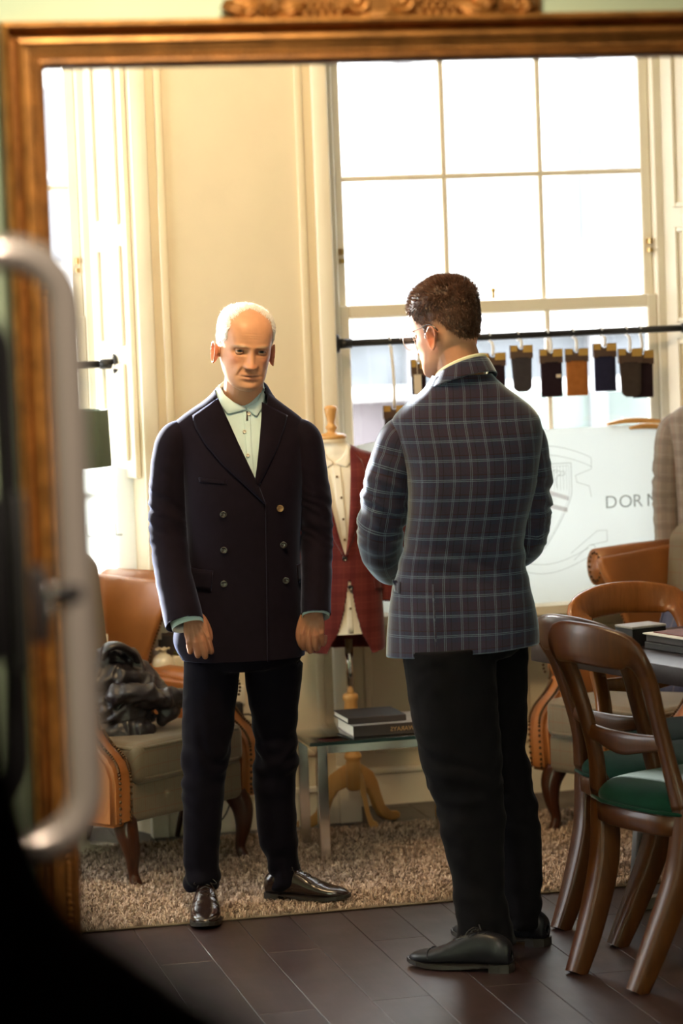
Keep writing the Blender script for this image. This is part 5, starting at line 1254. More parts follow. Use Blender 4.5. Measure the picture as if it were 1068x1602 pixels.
# ------------------------------------------------------------------ placing helpers for people
def px_rows(Fm, rows, yc, bf, bb, off=0.0):
    """(py, left, right) silhouette rows, bottom first -> torso rows; yc/bf/bb: lists of (z, value) profiles"""
    out = []
    for py, l, r in rows:
        a, b_ = Fm(l, py, off), Fm(r, py, off); z = (a[1] + b_[1]) / 2
        ev = lambda T: float(np.interp(z, [t[0] for t in T], [t[1] for t in T]))
        out.append((z, a[0], b_[0], off + ev(yc), ev(bf), ev(bb)))
    return out
def grow(rows, d): return [(z, a - d, b_ + d, yc, f + d, k + d) for z, a, b_, yc, f, k in rows]
def to_local(Fm, W): e = Vector(W) - Fm.P; return Vector((e.dot(Fm.r), e.dot(Fm.d), W[2]))
def pts3(Fm, L): return [Vector((Fm(px, py, y)[0], y, Fm(px, py, y)[1])) for px, py, y in L]
def head_matrix(c, yaw, pitch, roll, sc):
    return Matrix.Translation(c) @ Matrix.Rotation(yaw, 4, 'Z') @ Matrix.Rotation(roll, 4, 'Y') @ Matrix.Rotation(pitch, 4, 'X') @ Matrix.Diagonal((*(sc if isinstance(sc, tuple) else (sc, sc, sc)), 1)) @ Matrix.Translation((0, -0.005, -0.112))
HV, HF = head_mesh()
def normals_of(V, F):
    me = bpy.data.meshes.new('t'); me.from_pydata(V.tolist(), [], F); me.update(); n = np.empty(len(V) * 3); me.vertices.foreach_get('normal', n); bpy.data.meshes.remove(me); return n.reshape(-1, 3)
HN = normals_of(HV, HF); HN *= np.sign((HN * (HV - np.array([0, 0.005, 0.11]))).sum(1).mean())
def make_body(person, H, sk, neck, cores, hands, stubble, gaze=(0, 0)):
    m = MB(); st = len(m.v); m.add(HV, HF)
    for s in (-1, 1):
        v, f = solid_grid(ear_mesh(s), 0.0052); m.add(v, f)
    m.xf(H, st)
    m.limb(neck[0], neck[1], 24, 6)
    for p, r, asp in cores: m.limb(p, r, 16, 4, asp, (1, 0, 0))
    for h in hands: hand(m, None, *h)
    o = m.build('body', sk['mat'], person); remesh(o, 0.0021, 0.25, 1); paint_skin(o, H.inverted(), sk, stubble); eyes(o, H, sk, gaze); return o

# ================================================================== the man facing the mirror
def man_facing():
    Fm = Facing(1.5, 8.33)
    P = thing('person', 'white-haired man in dark double-breasted jacket facing the viewer, standing on the rug edge', 'person', Fm.P, Fm.rz)
    xz = lambda px, py, off=0.0: Fm(px, py, off)
    sk = skin_material('skin_ruddy', (0.50, 0.245, 0.130), (0.56, 0.17, 0.095), (0.40, 0.155, 0.105), (0.36, 0.20, 0.12), (0.30, 0.20, 0.125))
    hx, hz = xz(383, 541, -0.03); H = head_matrix((hx, -0.035, hz), R_(13), R_(15), R_(5.0), (1.06, 1.0, 1.0))
    shl, shr = pts3(Fm, [(280, 676, 0.0), (472, 672, 0.0)])
    armL = pts3(Fm, [(278, 684, 0.005), (263, 735, 0.008), (262, 835, 0.0), (273, 910, -0.075), (288, 958, -0.135)])
    armR = pts3(Fm, [(474, 682, 0.005), (486, 735, 0.008), (494, 835, 0.01), (493, 905, -0.05), (491, 948, -0.09)])
    n0 = Vector((*xz(380, 655), 0)); nk = [Vector((xz(378, 668)[0], 0.020, xz(378, 668)[1])), Vector((xz(380, 625)[0], 0.010, xz(380, 625)[1])), Vector((xz(383, 572)[0], -0.012, xz(383, 572)[1]))]
    cores = [([(0.045, 0.0, 0.86), (0.042, 0.0, 1.1), (0.045, 0.005, 1.30), (0.05, 0.010, 1.42)], [0.10, 0.095, 0.11, 0.085], 0.66), ([shl + Vector((0.07, 0, -0.03)), Vector((0.045, 0.01, 1.44)), shr + Vector((-0.07, 0, -0.03))], [0.035, 0.045, 0.035], 0.9)]
    cores += [([A[0].lerp(A[1], 0.45) + Vector((0.012 if A is armL else -0.012, 0, 0))] + [A[1] + Vector((0, 0.012, 0)), A[2] + Vector((0, 0.015, 0)), A[3] + Vector((0, 0.012, 0)), A[4]], [0.034, 0.036, 0.030, 0.025, 0.022], 1.0) for A in (armL, armR)]
    def hm(p, rx, ry, rz): return Matrix.Translation(p) @ Matrix.Rotation(rz, 4, 'Z') @ Matrix.Rotation(ry, 4, 'Y') @ Matrix.Rotation(rx, 4, 'X')
    pl, = pts3(Fm, [(299, 962, -0.14)]); pr, = pts3(Fm, [(491, 952, -0.095)])
    F1 = [(R_(16), R_(70), R_(45), 0.03), (R_(20), R_(76), R_(45), 0.0), (R_(22), R_(78), R_(45), -0.01), (R_(24), R_(76), R_(42), -0.03)]
    F2 = [(R_(20), R_(72), R_(45), -0.03), (R_(24), R_(78), R_(45), 0.0), (R_(26), R_(80), R_(45), 0.01), (R_(28), R_(78), R_(42), 0.03)]
    hands = [(hm(pl, R_(-6), R_(-12), R_(8)), 1, F1, [(0.012, 0.010, -0.034), (0.013, 0.018, -0.064), (0.006, 0.030, -0.084)], 0.97),
             (hm(pr, R_(-6), R_(4), R_(-18)), -1, F2, [(0.016, 0.002, -0.036), (0.019, 0.004, -0.068), (0.013, 0.010, -0.092)], 0.97)]
    legL = leg_rows(Fm, [(1035, 287, 376), (1070, 286, 373), (1110, 285, 368), (1150, 284, 364), (1190, 285, 355), (1213, 284, 354), (1250, 285, 350), (1300, 286, 345), (1345, 288, 343), (1372, 290, 344), (1392, 291, 344)], (0.0, 0.035))
    legR = leg_rows(Fm, [(1035, 382, 474), (1070, 384, 471), (1110, 391, 467), (1150, 398, 464), (1190, 398, 467), (1213, 396, 465), (1250, 398, 463), (1300, 403, 465), (1345, 414, 467), (1372, 421, 471), (1390, 424, 473)], (0.03, 0.155))
    cores += [([L[1][0], L[3][0], L[5][0], L[7][0], L[-2][0]], [0.055, 0.045, 0.036, 0.034, 0.030], 1.0) for L in (legL, legR)]
    body = make_body(P, H, sk, (nk, [0.066, 0.060, 0.056]), cores, hands, 0.30, (R_(-12), R_(-17)))
    # jacket
    yc = [(0.7, 0.0), (1.0, 0.0), (1.3, 0.0), (1.45, 0.012), (1.6, 0.012)]
    bf = [(0.75, 0.135), (1.0, 0.125), (1.25, 0.128), (1.38, 0.115), (1.46, 0.088), (1.53, 0.070), (1.58, 0.064)]; bb = [(0.75, 0.125), (1.0, 0.11), (1.3, 0.12), (1.42, 0.105), (1.53, 0.075), (1.58, 0.064)]
    rows = px_rows(Fm, [(1027, 284, 477), (1000, 272, 477), (960, 276, 475), (920, 283, 473), (880, 289, 471), (835, 290, 470), (790, 288, 473), (745, 284, 477), (715, 279, 480), (690, 272, 482), (672, 266, 480), (659, 270, 472), (648, 282, 459), (637, 298, 445), (627, 314, 433), (617, 327, 422), (608, 335, 416)], yc, bf, bb)
    def wr(x, y, z, ce, se):
        w = fold_noise(x, y, z, 5, 9, 2.0, 0.0035) + fold_noise(x, y, z, 14, 5, 7.0, 0.0015)
        return w * ce, w * se, 0 * z
    LA = [xz(*p) for p in ((335, 604), (340, 624), (353, 650), (372, 692), (392, 733), (411, 778))]; RA = [xz(*p) for p in ((416, 608), (412, 630), (409, 660), (405, 700), (402, 735), (402, 757))]
    zb = xz(402, 752)[1]; zt = LA[0][1]
    def hole(c):
        if c[1] > 0.0 or c[2] < zb: return False
        xl = np.interp(c[2], [p[1] for p in LA[::-1]], [p[0] for p in LA[::-1]]); xr = np.interp(c[2], [p[1] for p in RA[::-1]], [p[0] for p in RA[::-1]])
        return xl - (0.012 if c[2] < zt - 0.035 else 0.001) < c[0] < xr + 0.010
    full = torso(rows, 80, 140, 2.35, wr).build('t', 'navy'); bv = bvh_of(full); bpy.data.objects.remove(full)
    J = torso(rows, 170, 320, 2.35, wr, hole).build('jacket', 'navy', P, 'dark navy double-breasted jacket with peaked lapels'); J.modifiers.new('s', 'SOLIDIFY').thickness = 0.003
    X = lambda L: [xz(*p) for p in L]
    patch(bv, X([(341, 622), (353, 648), (372, 690), (392, 732), (404, 757), (413, 781)]), X([(301, 649), (306, 668), (321, 693), (346, 722), (378, 751), (413, 783)]), 12, 40, 0.0055, 'lapel', 'navy_flap', J, roll=0.006)
    patch(bv, X([(409, 628), (408, 655), (405, 690), (401, 728), (398, 748)]), X([(449, 649), (444, 668), (432, 700), (417, 730), (403, 757)]), 12, 36, 0.0035, 'lapel', 'navy_flap', J, roll=0.006)
    nb = xz(377, 606)
    neck_band((nb[0], 0.014, nb[1] - 0.012), 0.078, 0.074, (0.004, 0.030), [(0.022, -0.030), (0.016, -0.022), (0.002, 0.004), (-0.003, 0.008), (-0.005, 0.0)], R_(-28), R_(208), 'collar', 'navy_flap', J)
    for a, b_ in (([(297, 884), (333, 887)], [(299, 915), (330, 918)]), ([(463, 881), (474, 879)], [(465, 909), (476, 907)])): patch(bv, X(a), X(b_), 4, 12, 0.004, 'pocket_flap', 'navy_flap', J, 0.0035)
    patch(bv, X([(311, 744), (354, 747)]), X([(312, 751), (355, 754)]), 3, 10, 0.002, 'breast_pocket', 'navy_flap', J, 0.003)
    patch(bv, X([(414, 782), (415.5, 900), (417, 1027)]), X([(417, 782), (418.5, 900), (420, 1027)]), 2, 50, 0.002, 'front_edge', 'navy_flap', J, 0.003)
    for px, py, mt in ((349, 800, 'button_dark'), (350, 855, 'button_dark'), (350, 907, 'button_dark'), (437, 791, 'button_brass'), (442, 848, 'button_dark'), (446, 903, 'button_dark')): button(bv, *xz(px, py), 0.0105, mt, J)
    sl = sleeve('sleeve', 'navy', J, pts3(Fm, [(306, 684, 0.005), (289, 680, 0.005), (273, 692, 0.005), (268, 728, 0.006), (264, 770, 0.006), (263, 810, 0.003), (265, 850, -0.012), (272, 903, -0.065), (285, 960, -0.130), (289, 976, -0.145)]), [0.030, 0.044, 0.055, 0.0600, 0.0580, 0.0560, 0.0550, 0.0555, 0.0570, 0.0570], 1.12, (1, 0, 0), 0.0035, 1)
    sr = sleeve('sleeve', 'navy', J, pts3(Fm, [(443, 680, 0.005), (460, 676, 0.005), (476, 689, 0.005), (481, 725, 0.006), (488, 765, 0.008), (493, 805, 0.010), (495, 848, 0.004), (495, 900, -0.040), (494, 945, -0.085), (494, 961, -0.097)]), [0.030, 0.042, 0.052, 0.0545, 0.0520, 0.0490, 0.0470, 0.0450, 0.0440, 0.0440], 1.2, (1, 0, 0), 0.0035, 5)
    for k in range(4):
        p = pts3(Fm, [(256 + k * 2.0, 954 + k * 7.5, -0.10 - 0.006 * k)])[0]; MB().ball(p, 0.0062, 10, 8, (0.6, 1, 1)).build('cuff_button', 'button_dark', sl)
    # shirt
    srows = grow(rows, -0.010)[5:] + [(xz(380, 603)[1], *(xz(344, 603)[0], xz(414, 603)[0]), 0.010, 0.066, 0.062), (xz(380, 596)[1], *(xz(346, 596)[0], xz(414, 596)[0]), 0.008, 0.066, 0.062)]
    full = torso(srows, 50, 90, 2.2).build('shirt', 'shirt_blue', P, 'pale blue open-necked shirt'); sb = bvh_of(full); S = full
    bm = bmesh.new(); bm.from_mesh(S.data); zk = xz(384, 634)[1]     # the body of the shirt ends at the collar seam
    bmesh.ops.delete(bm, geom=[f for f in bm.faces if f.calc_center_median().z > zk], context='FACES'); bm.to_mesh(S.data); bm.free()
    neck_band((nb[0] + 0.001, 0.010, nb[1] - 0.014), 0.068, 0.066, (0.004, 0.024), [(0.004, -0.045), (0.002, -0.010), (-0.002, 0.020), (-0.004, 0.022), (-0.005, 0.004)], R_(-82), R_(262), 'collar_stand', 'shirt_blue', S, 60, 0.036)
    patch(sb, X([(342, 601), (351, 617), (365, 628), (384, 637)]), X([(336, 611), (344, 632), (356, 647), (384, 640)]), 8, 20, 0.004, 'collar', 'shirt_blue', S, 0.002, roll=0.004)
    patch(sb, X([(412, 604), (407, 620), (399, 630), (386, 637)]), X([(413, 616), (409, 638), (401, 651), (388, 641)]), 8, 20, 0.004, 'collar', 'shirt_blue', S, 0.002, roll=0.004)
    patch(sb, X([(380, 640), (383, 690), (388, 740), (392, 775)]), X([(391, 640), (393, 690), (397, 740), (400, 775)]), 4, 24, 0.002, 'placket', 'shirt_blue', S, 0.0015)
    for px, py in ((382, 673), (387, 709), (389, 646)): button(sb, *xz(px, py), 0.0055, 'button_white', S, 0.004)
    pt = patch(sb, X([(385, 642), (385, 650), (384.5, 656)]), X([(387, 642), (387, 650), (387.5, 656)]), 2, 6, 0.005, 'placket_lining', 'dark_cover', S, 0.0012)
    for A, d, rr in ((pts3(Fm, [(290, 965, -0.136), (294, 980, -0.148)]), 0, 0.0475), (pts3(Fm, [(494, 952, -0.090), (494, 965, -0.101)]), 1, 0.0405)):
        m = MB(); m.tube(A, [rr, rr], 28, False, 1.05, (1, 0, 0)); 
        c = m.build('cuff', 'shirt_blue', S); md = c.modifiers.new('s', 'SOLIDIFY'); md.thickness = 0.002
    # trousers and shoes
    pel = px_rows(Fm, [(1046, 330, 430), (1038, 296, 466), (1020, 287, 474), (980, 290, 471), (930, 294, 467)], [(0, 0.01)], [(0.6, 0.09), (0.72, 0.105), (0.95, 0.10)], [(0.6, 0.09), (0.72, 0.115), (0.95, 0.10)])
    trousers('trousers', 'trouser_navy', P, [legL, legR], pel, 3.0, 0.0075)
    tl = to_local(Fm, on_z(321, 1457)); a = R_(-1); d = Vector((math.sin(a), -math.cos(a), 0)); shoe('shoe', 'shoe_brown', P, None, tl - d * 0.214, a, scale=0.96)
    tr, hr = to_local(Fm, on_z(549, 1417)), to_local(Fm, on_z(424, 1412)); d = (tr - hr); d.z = 0; d.normalize(); a = math.atan2(d.x, -d.y); shoe('shoe', 'shoe_brown', P, None, tr - d * 0.202 + Vector((0, 0, 0.014)), a, scale=0.905)
    # hair: bald crown, short white sides
    x, y, z = HV.T; ax = abs(x)
    side = (z > 0.098 + 0.030 * (y < 0.0) + np.clip(-y - 0.01, 0, 1) * 0.5) & (y > -0.044 - 0.10 * np.clip(z - 0.15, 0, 1)) & (z < 0.212) & ((ax > 0.056) | (y > 0.03)) & ~((ax > 0.066) & (abs(y - 0.012) < 0.018) & (z < 0.118)) & (z > 0.075)
    crown = (z > 0.198) & (y > -0.008 - ax * 0.7)
    def scatter(mask, N):
        i = RNG.choice(np.flatnonzero(mask), N); return HV[i] + RNG.normal(0, 0.0012, (N, 3)), HN[i]
    r1, n1 = scatter(side, 12000); flow = np.stack([0 * r1[:, 0], 0.55 + 0 * r1[:, 0], -0.75 + 0 * r1[:, 0]], 1) + RNG.normal(0, 0.25, r1.shape); d1 = flow - n1 * (flow * n1).sum(1)[:, None] + n1 * 0.17; d1 /= np.linalg.norm(d1, axis=1)[:, None]
    r2, n2 = scatter(crown, 3200); flow = np.stack([0.25 * np.sign(r2[:, 0]) + 0.2, 0.9 + 0 * r2[:, 0], 0.25 + 0 * r2[:, 0]], 1) + RNG.normal(0, 0.3, r2.shape); d2 = flow - n2 * (flow * n2).sum(1)[:, None] + n2 * 0.40; d2 /= np.linalg.norm(d2, axis=1)[:, None]
    V1, E1 = strands(r1, n1, RNG.uniform(0.010, 0.018, len(r1)), d1, 0.00045); V2, E2 = strands(r2, n2, RNG.uniform(0.010, 0.020, len(r2)), d2, 0.0005)
    hair_material('white_hair', (0.66, 0.62, 0.56), (0.95, 0.93, 0.90), 0.5)
    sm = {i for i in np.flatnonzero(side | (crown & (y > 0.03))).tolist()}; kp = [f for f in HF if len(f) == 4 and all(i in sm for i in f)]; us = sorted({i for f in kp for i in f}); mp = {i: j for j, i in enumerate(us)}
    sc_ = HV[us] + HN[us] * 0.0018
    k = len(V1); V = np.concatenate([V1, V2]); ks = len(V); Fh = E1 + [tuple(i + k for i in f) for f in E2]
    V = np.concatenate([V, sc_]); Fh = Fh + [tuple(mp[i] + ks for i in f) for f in kp]; me = bpy.data.meshes.new('hair'); Hn = np.array(H); me.from_pydata((V @ Hn[:3, :3].T + Hn[:3, 3]).tolist(), [], Fh); me.materials.append(M['white_hair']); tn = np.concatenate([np.repeat(RNG.uniform(0, 1, ks // 7), 7), np.full(len(us), 0.3)]).astype(np.float32); me.attributes.new('tone', 'FLOAT', 'POINT').data.foreach_set('value', tn); hr_ = link('hair', me, P); hr_['label'] = 'short white hair round a bald crown'
    return P
man_facing()

# ================================================================== the man in the windowpane jacket, seen from behind
def man_back():
    Fm = Facing(2.05, 7.5)
    P = thing('person', 'brown-haired man with glasses in blue windowpane jacket, his back turned, looking down', 'person', Fm.P, Fm.rz)
    xz = lambda px, py, off=0.0: Fm(px, py, off)
    sk = skin_material('skin_fair', (0.47, 0.225, 0.135), (0.56, 0.20, 0.125), (0.42, 0.17, 0.12), (0.36, 0.20, 0.13), (0.09, 0.05, 0.03))
    hx, hz = xz(700, 514); H = head_matrix((hx, 0.03, hz), R_(-129), R_(16), R_(0), 1.02)
    armL = pts3(Fm, [(627, 672, 0.0), (602, 740, 0.0), (594, 832, 0.05), (606, 872, 0.16), (622, 890, 0.27)])
    armR = pts3(Fm, [(828, 668, 0.02), (838, 735, 0.02), (838, 830, 0.05), (815, 858, 0.16), (790, 872, 0.27)])
    nk = [Vector((xz(727, 650)[0], 0.0, xz(727, 650)[1])), Vector((xz(722, 590)[0], 0.008, xz(722, 590)[1])), Vector((xz(708, 540)[0], 0.022, xz(708, 540)[1]))]
    cores = [([(-0.02, 0.0, 0.92), (-0.02, 0.0, 1.15), (-0.03, 0.0, 1.36), (-0.035, 0.0, 1.48)], [0.11, 0.10, 0.115, 0.085], 0.66), ([armL[0] + Vector((0.08, 0, -0.04)), Vector((-0.035, 0.0, 1.47)), armR[0] + Vector((-0.08, 0, -0.04))], [0.035, 0.045, 0.035], 0.9)]
    cores += [([A[0].lerp(A[1], 0.45) + Vector((0.012 if A is armL else -0.012, 0, 0))] + [q for q in A[1:]], [0.034, 0.036, 0.030, 0.028, 0.025], 1.0) for A in (armL, armR)]
    def hm(p, d, thumb):
        d = Vector(d).normalized(); z = -d; x = Vector(thumb); x = (x - z * x.dot(z)).normalized(); y = z.cross(x); return Matrix.Translation(p) @ Matrix((x, y, z)).transposed().to_4x4()
    FG = [(R_(30), R_(45), R_(25)), (R_(34), R_(48), R_(25)), (R_(36), R_(48), R_(25)), (R_(38), R_(48), R_(25))]; TH = [(0.016, 0.010, -0.034), (0.022, 0.016, -0.066), (0.020, 0.024, -0.090)]
    hands = [(hm(armL[-1], (0.25, 0.9, 0.05), (0, 0, 1)), 1, FG, TH, 1.0), (hm(armR[-1], (-0.45, 0.85, 0.05), (0, 0, 1)), 1, FG, TH, 1.0)]
    legN = leg_rows(Fm, [(1010, 628, 775), (1050, 633, 776), (1100, 640, 779), (1150, 650, 783), (1200, 663, 787), (1250, 681, 790), (1285, 686, 791), (1330, 696, 790), (1370, 706, 789), (1405, 708, 790), (1440, 714, 799), (1486, 722, 808)], -0.02)
    legF = leg_rows(Fm, [(1005, 735, 827), (1050, 742, 826), (1100, 747, 825), (1150, 750, 824), (1190, 755, 825), (1250, 765, 837), (1300, 772, 846), (1350, 780, 848), (1400, 785, 848), (1448, 790, 846)], 0.16)
    cores += [([L[1][0], L[3][0], L[5][0], L[7][0], L[-2][0]], [0.055, 0.045, 0.034, 0.034, 0.030], 1.0) for L in (legN, legF)]
    make_body(P, H, sk, (nk, [0.066, 0.062, 0.060]), cores, hands, 0.1)
    yc = [(0.7, 0.02), (1.0, 0.02), (1.3, 0.0), (1.5, 0.0), (1.65, 0.005)]
    bb = [(0.8, 0.150), (1.0, 0.135), (1.3, 0.135), (1.42, 0.115), (1.50, 0.092), (1.57, 0.075), (1.65, 0.068)]; bf = [(0.8, 0.158), (0.95, 0.150), (1.08, 0.122), (1.30, 0.140), (1.42, 0.125), (1.50, 0.100), (1.57, 0.078), (1.65, 0.066)]
    rows = px_rows(Fm, [(1016, 604, 844), (985, 605, 842), (950, 608, 837), (915, 613, 829), (885, 621, 823), (860, 629, 821), (830, 634, 823), (790, 636, 832), (750, 634, 841), (715, 626, 847), (688, 616, 849), (668, 611, 847), (652, 613, 841), (638, 624, 829), (624, 641, 812), (610, 658, 794), (597, 669, 779), (586, 675, 769)], yc, bf, bb)
    def wr(x, y, z, ce, se):
        w = fold_noise(x, y, z, 5, 8, 11.0, 0.004); zz = z + 0.06 * x
        w = w + 0.0028 * np.sin(zz * 95 + 2.5 * np.sin(x * 11)) * np.exp(-((z - 1.10) / 0.075) ** 2) * (se < 0.2)
        w = w + 0.0045 * np.sin(x * 38 + 1.0) * np.exp(-((z - 0.88) / 0.10) ** 2) + 0.0025 * np.sin(x * 46 + z * 6) * np.exp(-((z - 1.33) / 0.12) ** 2)
        return w * ce, w * se, -0.012 * np.maximum(0, -ce) * np.exp(-((z - 0.85) / 0.05) ** 2) + 0.012 * np.maximum(0, ce) * np.exp(-((z - 0.85) / 0.05) ** 2)
    full = torso(rows, 96, 150, 2.4, wr); full.uv = full.uv
    J = full.build('jacket', 'plaid_blue', P, 'dark blue jacket with pale blue windowpane check'); bv = bvh_of(J); J.modifiers.new('s', 'SOLIDIFY').thickness = 0.003
    # collar: band standing at the back of the neck, folded over
    nc = xz(721, 588); ca, cb = 0.082, 0.074
    def ring(r, dz): 
        return lambda q: (nc[0] + (ca + r) * math.cos(q), 0.004 + (cb + r) * math.sin(q), nc[1] + dz + 0.040 * (0.62 * math.cos(q) - 0.55 * math.sin(q)) - 0.045 * max(0, math.sin(q)) ** 2)
    def band(rings, name, mat, par):
        m = MB()
        def fn(u, v):
            k = v * (len(rings) - 1); i = min(int(k), len(rings) - 2); t = k - i; a, b_ = Vector(rings[i](2 * PI * u)), Vector(rings[i + 1](2 * PI * u)); return tuple(a.lerp(b_, t))
        m.grid(fn, 72, 4 * (len(rings) - 1), closeu=True); m.uv = [(math.atan2(p[1], p[0] - nc[0]) * 0.085 + 0.01, p[2]) for p in m.v]; o = m.build(name, mat, par); o.modifiers.new('s', 'SOLIDIFY').thickness = 0.002; return o
    band([ring(0.016, -0.022), ring(0.008, -0.006), ring(-0.004, 0.016), ring(-0.008, 0.019), ring(-0.010, 0.010)], 'collar', 'plaid_blue', J)
    # seams, vent and pocket
    X = lambda L: [xz(*p) for p in L]
    patch(bv, X([(676, 908), (679, 960), (682, 1014)]), X([(679, 908), (682, 960), (685, 1014)]), 2, 24, 0.0003, 'side_vent', 'plaid_blue', J, 0.0006)
    patch(bv, X([(614, 905), (627, 907)]), X([(617, 923), (626, 925)]), 4, 4, 0.004, 'pocket_flap', 'plaid_blue', J, 0.0015)
    S = sleeve('sleeve', 'plaid_blue', J, pts3(Fm, [(666, 682, 0.0), (646, 676, 0.0), (627, 686, 0.0), (618, 716, 0.0), (610, 745, 0.0), (603, 790, 0.015), (595, 830, 0.04), (597, 862, 0.10), (610, 884, 0.19), (616, 890, 0.235)]), [0.030, 0.046, 0.058, 0.063, 0.0650, 0.0650, 0.0615, 0.0590, 0.052, 0.043, 0.040], 1.05, (1, 0, 0), 0.0050, 3)
    S2 = sleeve('sleeve', 'plaid_blue', J, pts3(Fm, [(788, 676, 0.02), (806, 671, 0.02), (821, 683, 0.02), (827, 712, 0.02), (831, 745, 0.02), (830, 785, 0.03), (828, 828, 0.05), (818, 850, 0.11), (800, 866, 0.19), (792, 870, 0.235)]), [0.030, 0.044, 0.053, 0.056, 0.055, 0.053, 0.052, 0.051, 0.047, 0.043, 0.040], 1.15, (1, 0, 0), 0.006, 8)
    # shirt
    sh = bpy.data.objects.new('shirt', MB().add(*(lambda t: (t.v, t.f))(torso(grow(rows, -0.012)[6:], 30, 60, 2.2))).mesh('shirt')); sh.data.materials.append(M['shirt_yellow']); COL.objects.link(sh); sh.parent = P; sh['label'] = 'pale yellow shirt showing at the collar'
    band([ring(-0.008, -0.02), ring(-0.009, 0.012), ring(-0.012, 0.027), ring(-0.014, 0.026), ring(-0.013, 0.0)], 'collar', 'shirt_yellow', sh)
    for A in ([armL[-2].lerp(armL[-1], 0.72), armL[-1] + Vector((0.004, 0.018, 0.0))], [armR[-2].lerp(armR[-1], 0.72), armR[-1] + Vector((-0.004, 0.018, 0))]): MB().tube(A, [0.037, 0.035], 24, False).build('cuff', 'shirt_yellow', sh).modifiers.new('s', 'SOLIDIFY').thickness = 0.002
    pel = px_rows(Fm, [(1030, 660, 800), (1010, 634, 822), (985, 630, 824), (940, 632, 816), (890, 640, 812)], [(0, 0.04)], [(0.8, 0.125), (1.0, 0.10)], [(0.8, 0.14), (1.0, 0.11)])
    trousers('trousers', 'trouser_black', P, [legN, legF], pel, 8.0, 0.0085)
    tn, hn = to_local(Fm, on_z(638, 1510)), to_local(Fm, on_z(806, 1520)); d = tn - hn; d.z = 0; d.normalize(); a = math.atan2(d.x, -d.y); shoe('shoe', 'shoe_black', P, None, tn - d * 0.223, a, brogue=True, scale=1.0)
    hf = to_local(Fm, on_z(862, 1478)); shoe('shoe', 'shoe_black', P, None, hf + d * 0.083, a - 0.12, scale=1.0)
    # hair
    x, y, z = HV.T; ax = abs(x)
    line = np.where(y < -0.045, 0.165, np.where(y < 0.0, 0.150 - (y + 0.045) * 0.9, np.where(y < 0.035, 0.128, 0.128 - (y - 0.035) * 1.75)))
    line = np.maximum(line, 0.030); burn = (y > -0.022) & (y < -0.002) & (z > 0.095) & (ax > 0.06)
    mask = ((z > line) | burn) & (y > -0.066 + 0.25 * np.clip(0.185 - z, 0, 1))
    top = np.clip((z - 0.155) / 0.05, 0, 1); lift = 0.0025 + 0.004 * np.clip((z - 0.10) / 0.06, 0, 1) + 0.012 * top * (1.0 - 0.45 * np.clip(-y / 0.06, 0, 1))
    Hn = np.array(H); T = lambda V: V @ Hn[:3, :3].T + Hn[:3, 3]
    keep = [f for f in HF if len(f) == 4 and all(mask[i] for i in f)]
    used = sorted({i for f in keep for i in f}); mp = {i: k for k, i in enumerate(used)}
    shell = HV[used] + HN[used] * (lift[used] * (0.9 + 0.25 * np.array([noise.noise(Vector(v * 60)) for v in HV[used]])))[:, None]
    fs = [tuple(mp[i] for i in f) for f in keep]
    i = RNG.choice(np.flatnonzero(mask), 11000); rt = HV[i] + RNG.normal(0, 0.001, (len(i), 3)) + HN[i] * (lift[i] * 0.80)[:, None]
    fl_ = np.stack([0.25 * np.sign(x[i]) * (1 - top[i]), -0.75 * top[i] + 0.25, -0.9 * (1 - top[i]) + 0.2 * top[i]], 1) + RNG.normal(0, 0.22, (len(i), 3)); dr = fl_ - HN[i] * (fl_ * HN[i]).sum(1)[:, None] + HN[i] * (0.22 + 0.42 * top[i])[:, None]; dr /= np.linalg.norm(dr, axis=1)[:, None]
    V2, E2 = strands(rt, HN[i], RNG.uniform(0.005, 0.008, len(i)) + 0.012 * top[i], dr, 0.00075)
    hair_material('brown_hair', (0.034, 0.014, 0.008), (0.135, 0.058, 0.032), 0.5); k = len(shell)
    V = np.concatenate([shell, V2]); me = bpy.data.meshes.new('hair'); me.from_pydata(T(V).tolist(), [], fs + [tuple(q + k for q in f) for f in E2]); me.materials.append(M['brown_hair'])
    tn_ = np.concatenate([np.full(k, 0.25), np.repeat(np.clip(RNG.uniform(0, 0.8, len(V2) // 7) + 0.9 * np.clip((line[i] + 0.035 - z[i]) / 0.035, 0, 1), 0, 1.4), 7)]).astype(np.float32); me.attributes.new('tone', 'FLOAT', 'POINT').data.foreach_set('value', tn_)
    for p in me.polygons: p.use_smooth = True
    link('hair', me, P)['label'] = 'short cropped brown hair'
    # spectacles
    g = MB()
    for s in (-1, 1): g.tube([(s * 0.033 + 0.0235 * math.cos(q), -0.112 + 0.004 * abs(math.cos(q)), 0.109 + 0.0205 * math.sin(q)) for q in np.linspace(0, 2 * PI, 32, endpoint=False)], 0.0011, 6, closed=True, up=(0, 1, 0))
    g.tube([(-0.0095, -0.112, 0.114), (0, -0.116, 0.118), (0.0095, -0.112, 0.114)], 0.0011, 6, sub=4); g.xf(H); G_ = g.build('glasses', 'steel', P, 'thin metal rimmed glasses')
    for s in (-1, 1):
        t = MB().tube([(s * 0.0565, -0.109, 0.118), (s * 0.074, -0.100, 0.120), (s * 0.0775, -0.02, 0.124), (s * 0.0795, 0.010, 0.124), (s * 0.080, 0.026, 0.112), (s * 0.079, 0.034, 0.100)], [0.0011, 0.0011, 0.0011, 0.0020, 0.0024, 0.0020], 8, sub=5); t.xf(H); t.build('temple', 'button_dark', G_)
        l = MB(); l.lathe([(0.0005, 0.0012), (0.0115, 0.0008), (0.0225, 0.0)], 28, cap=False); l.xf(H @ Matrix.Translation((s * 0.033, -0.112, 0.109)) @ Matrix.Rotation(PI / 2, 4, 'X')); l.build('lens', 'lens', G_)
    return P
man_back()
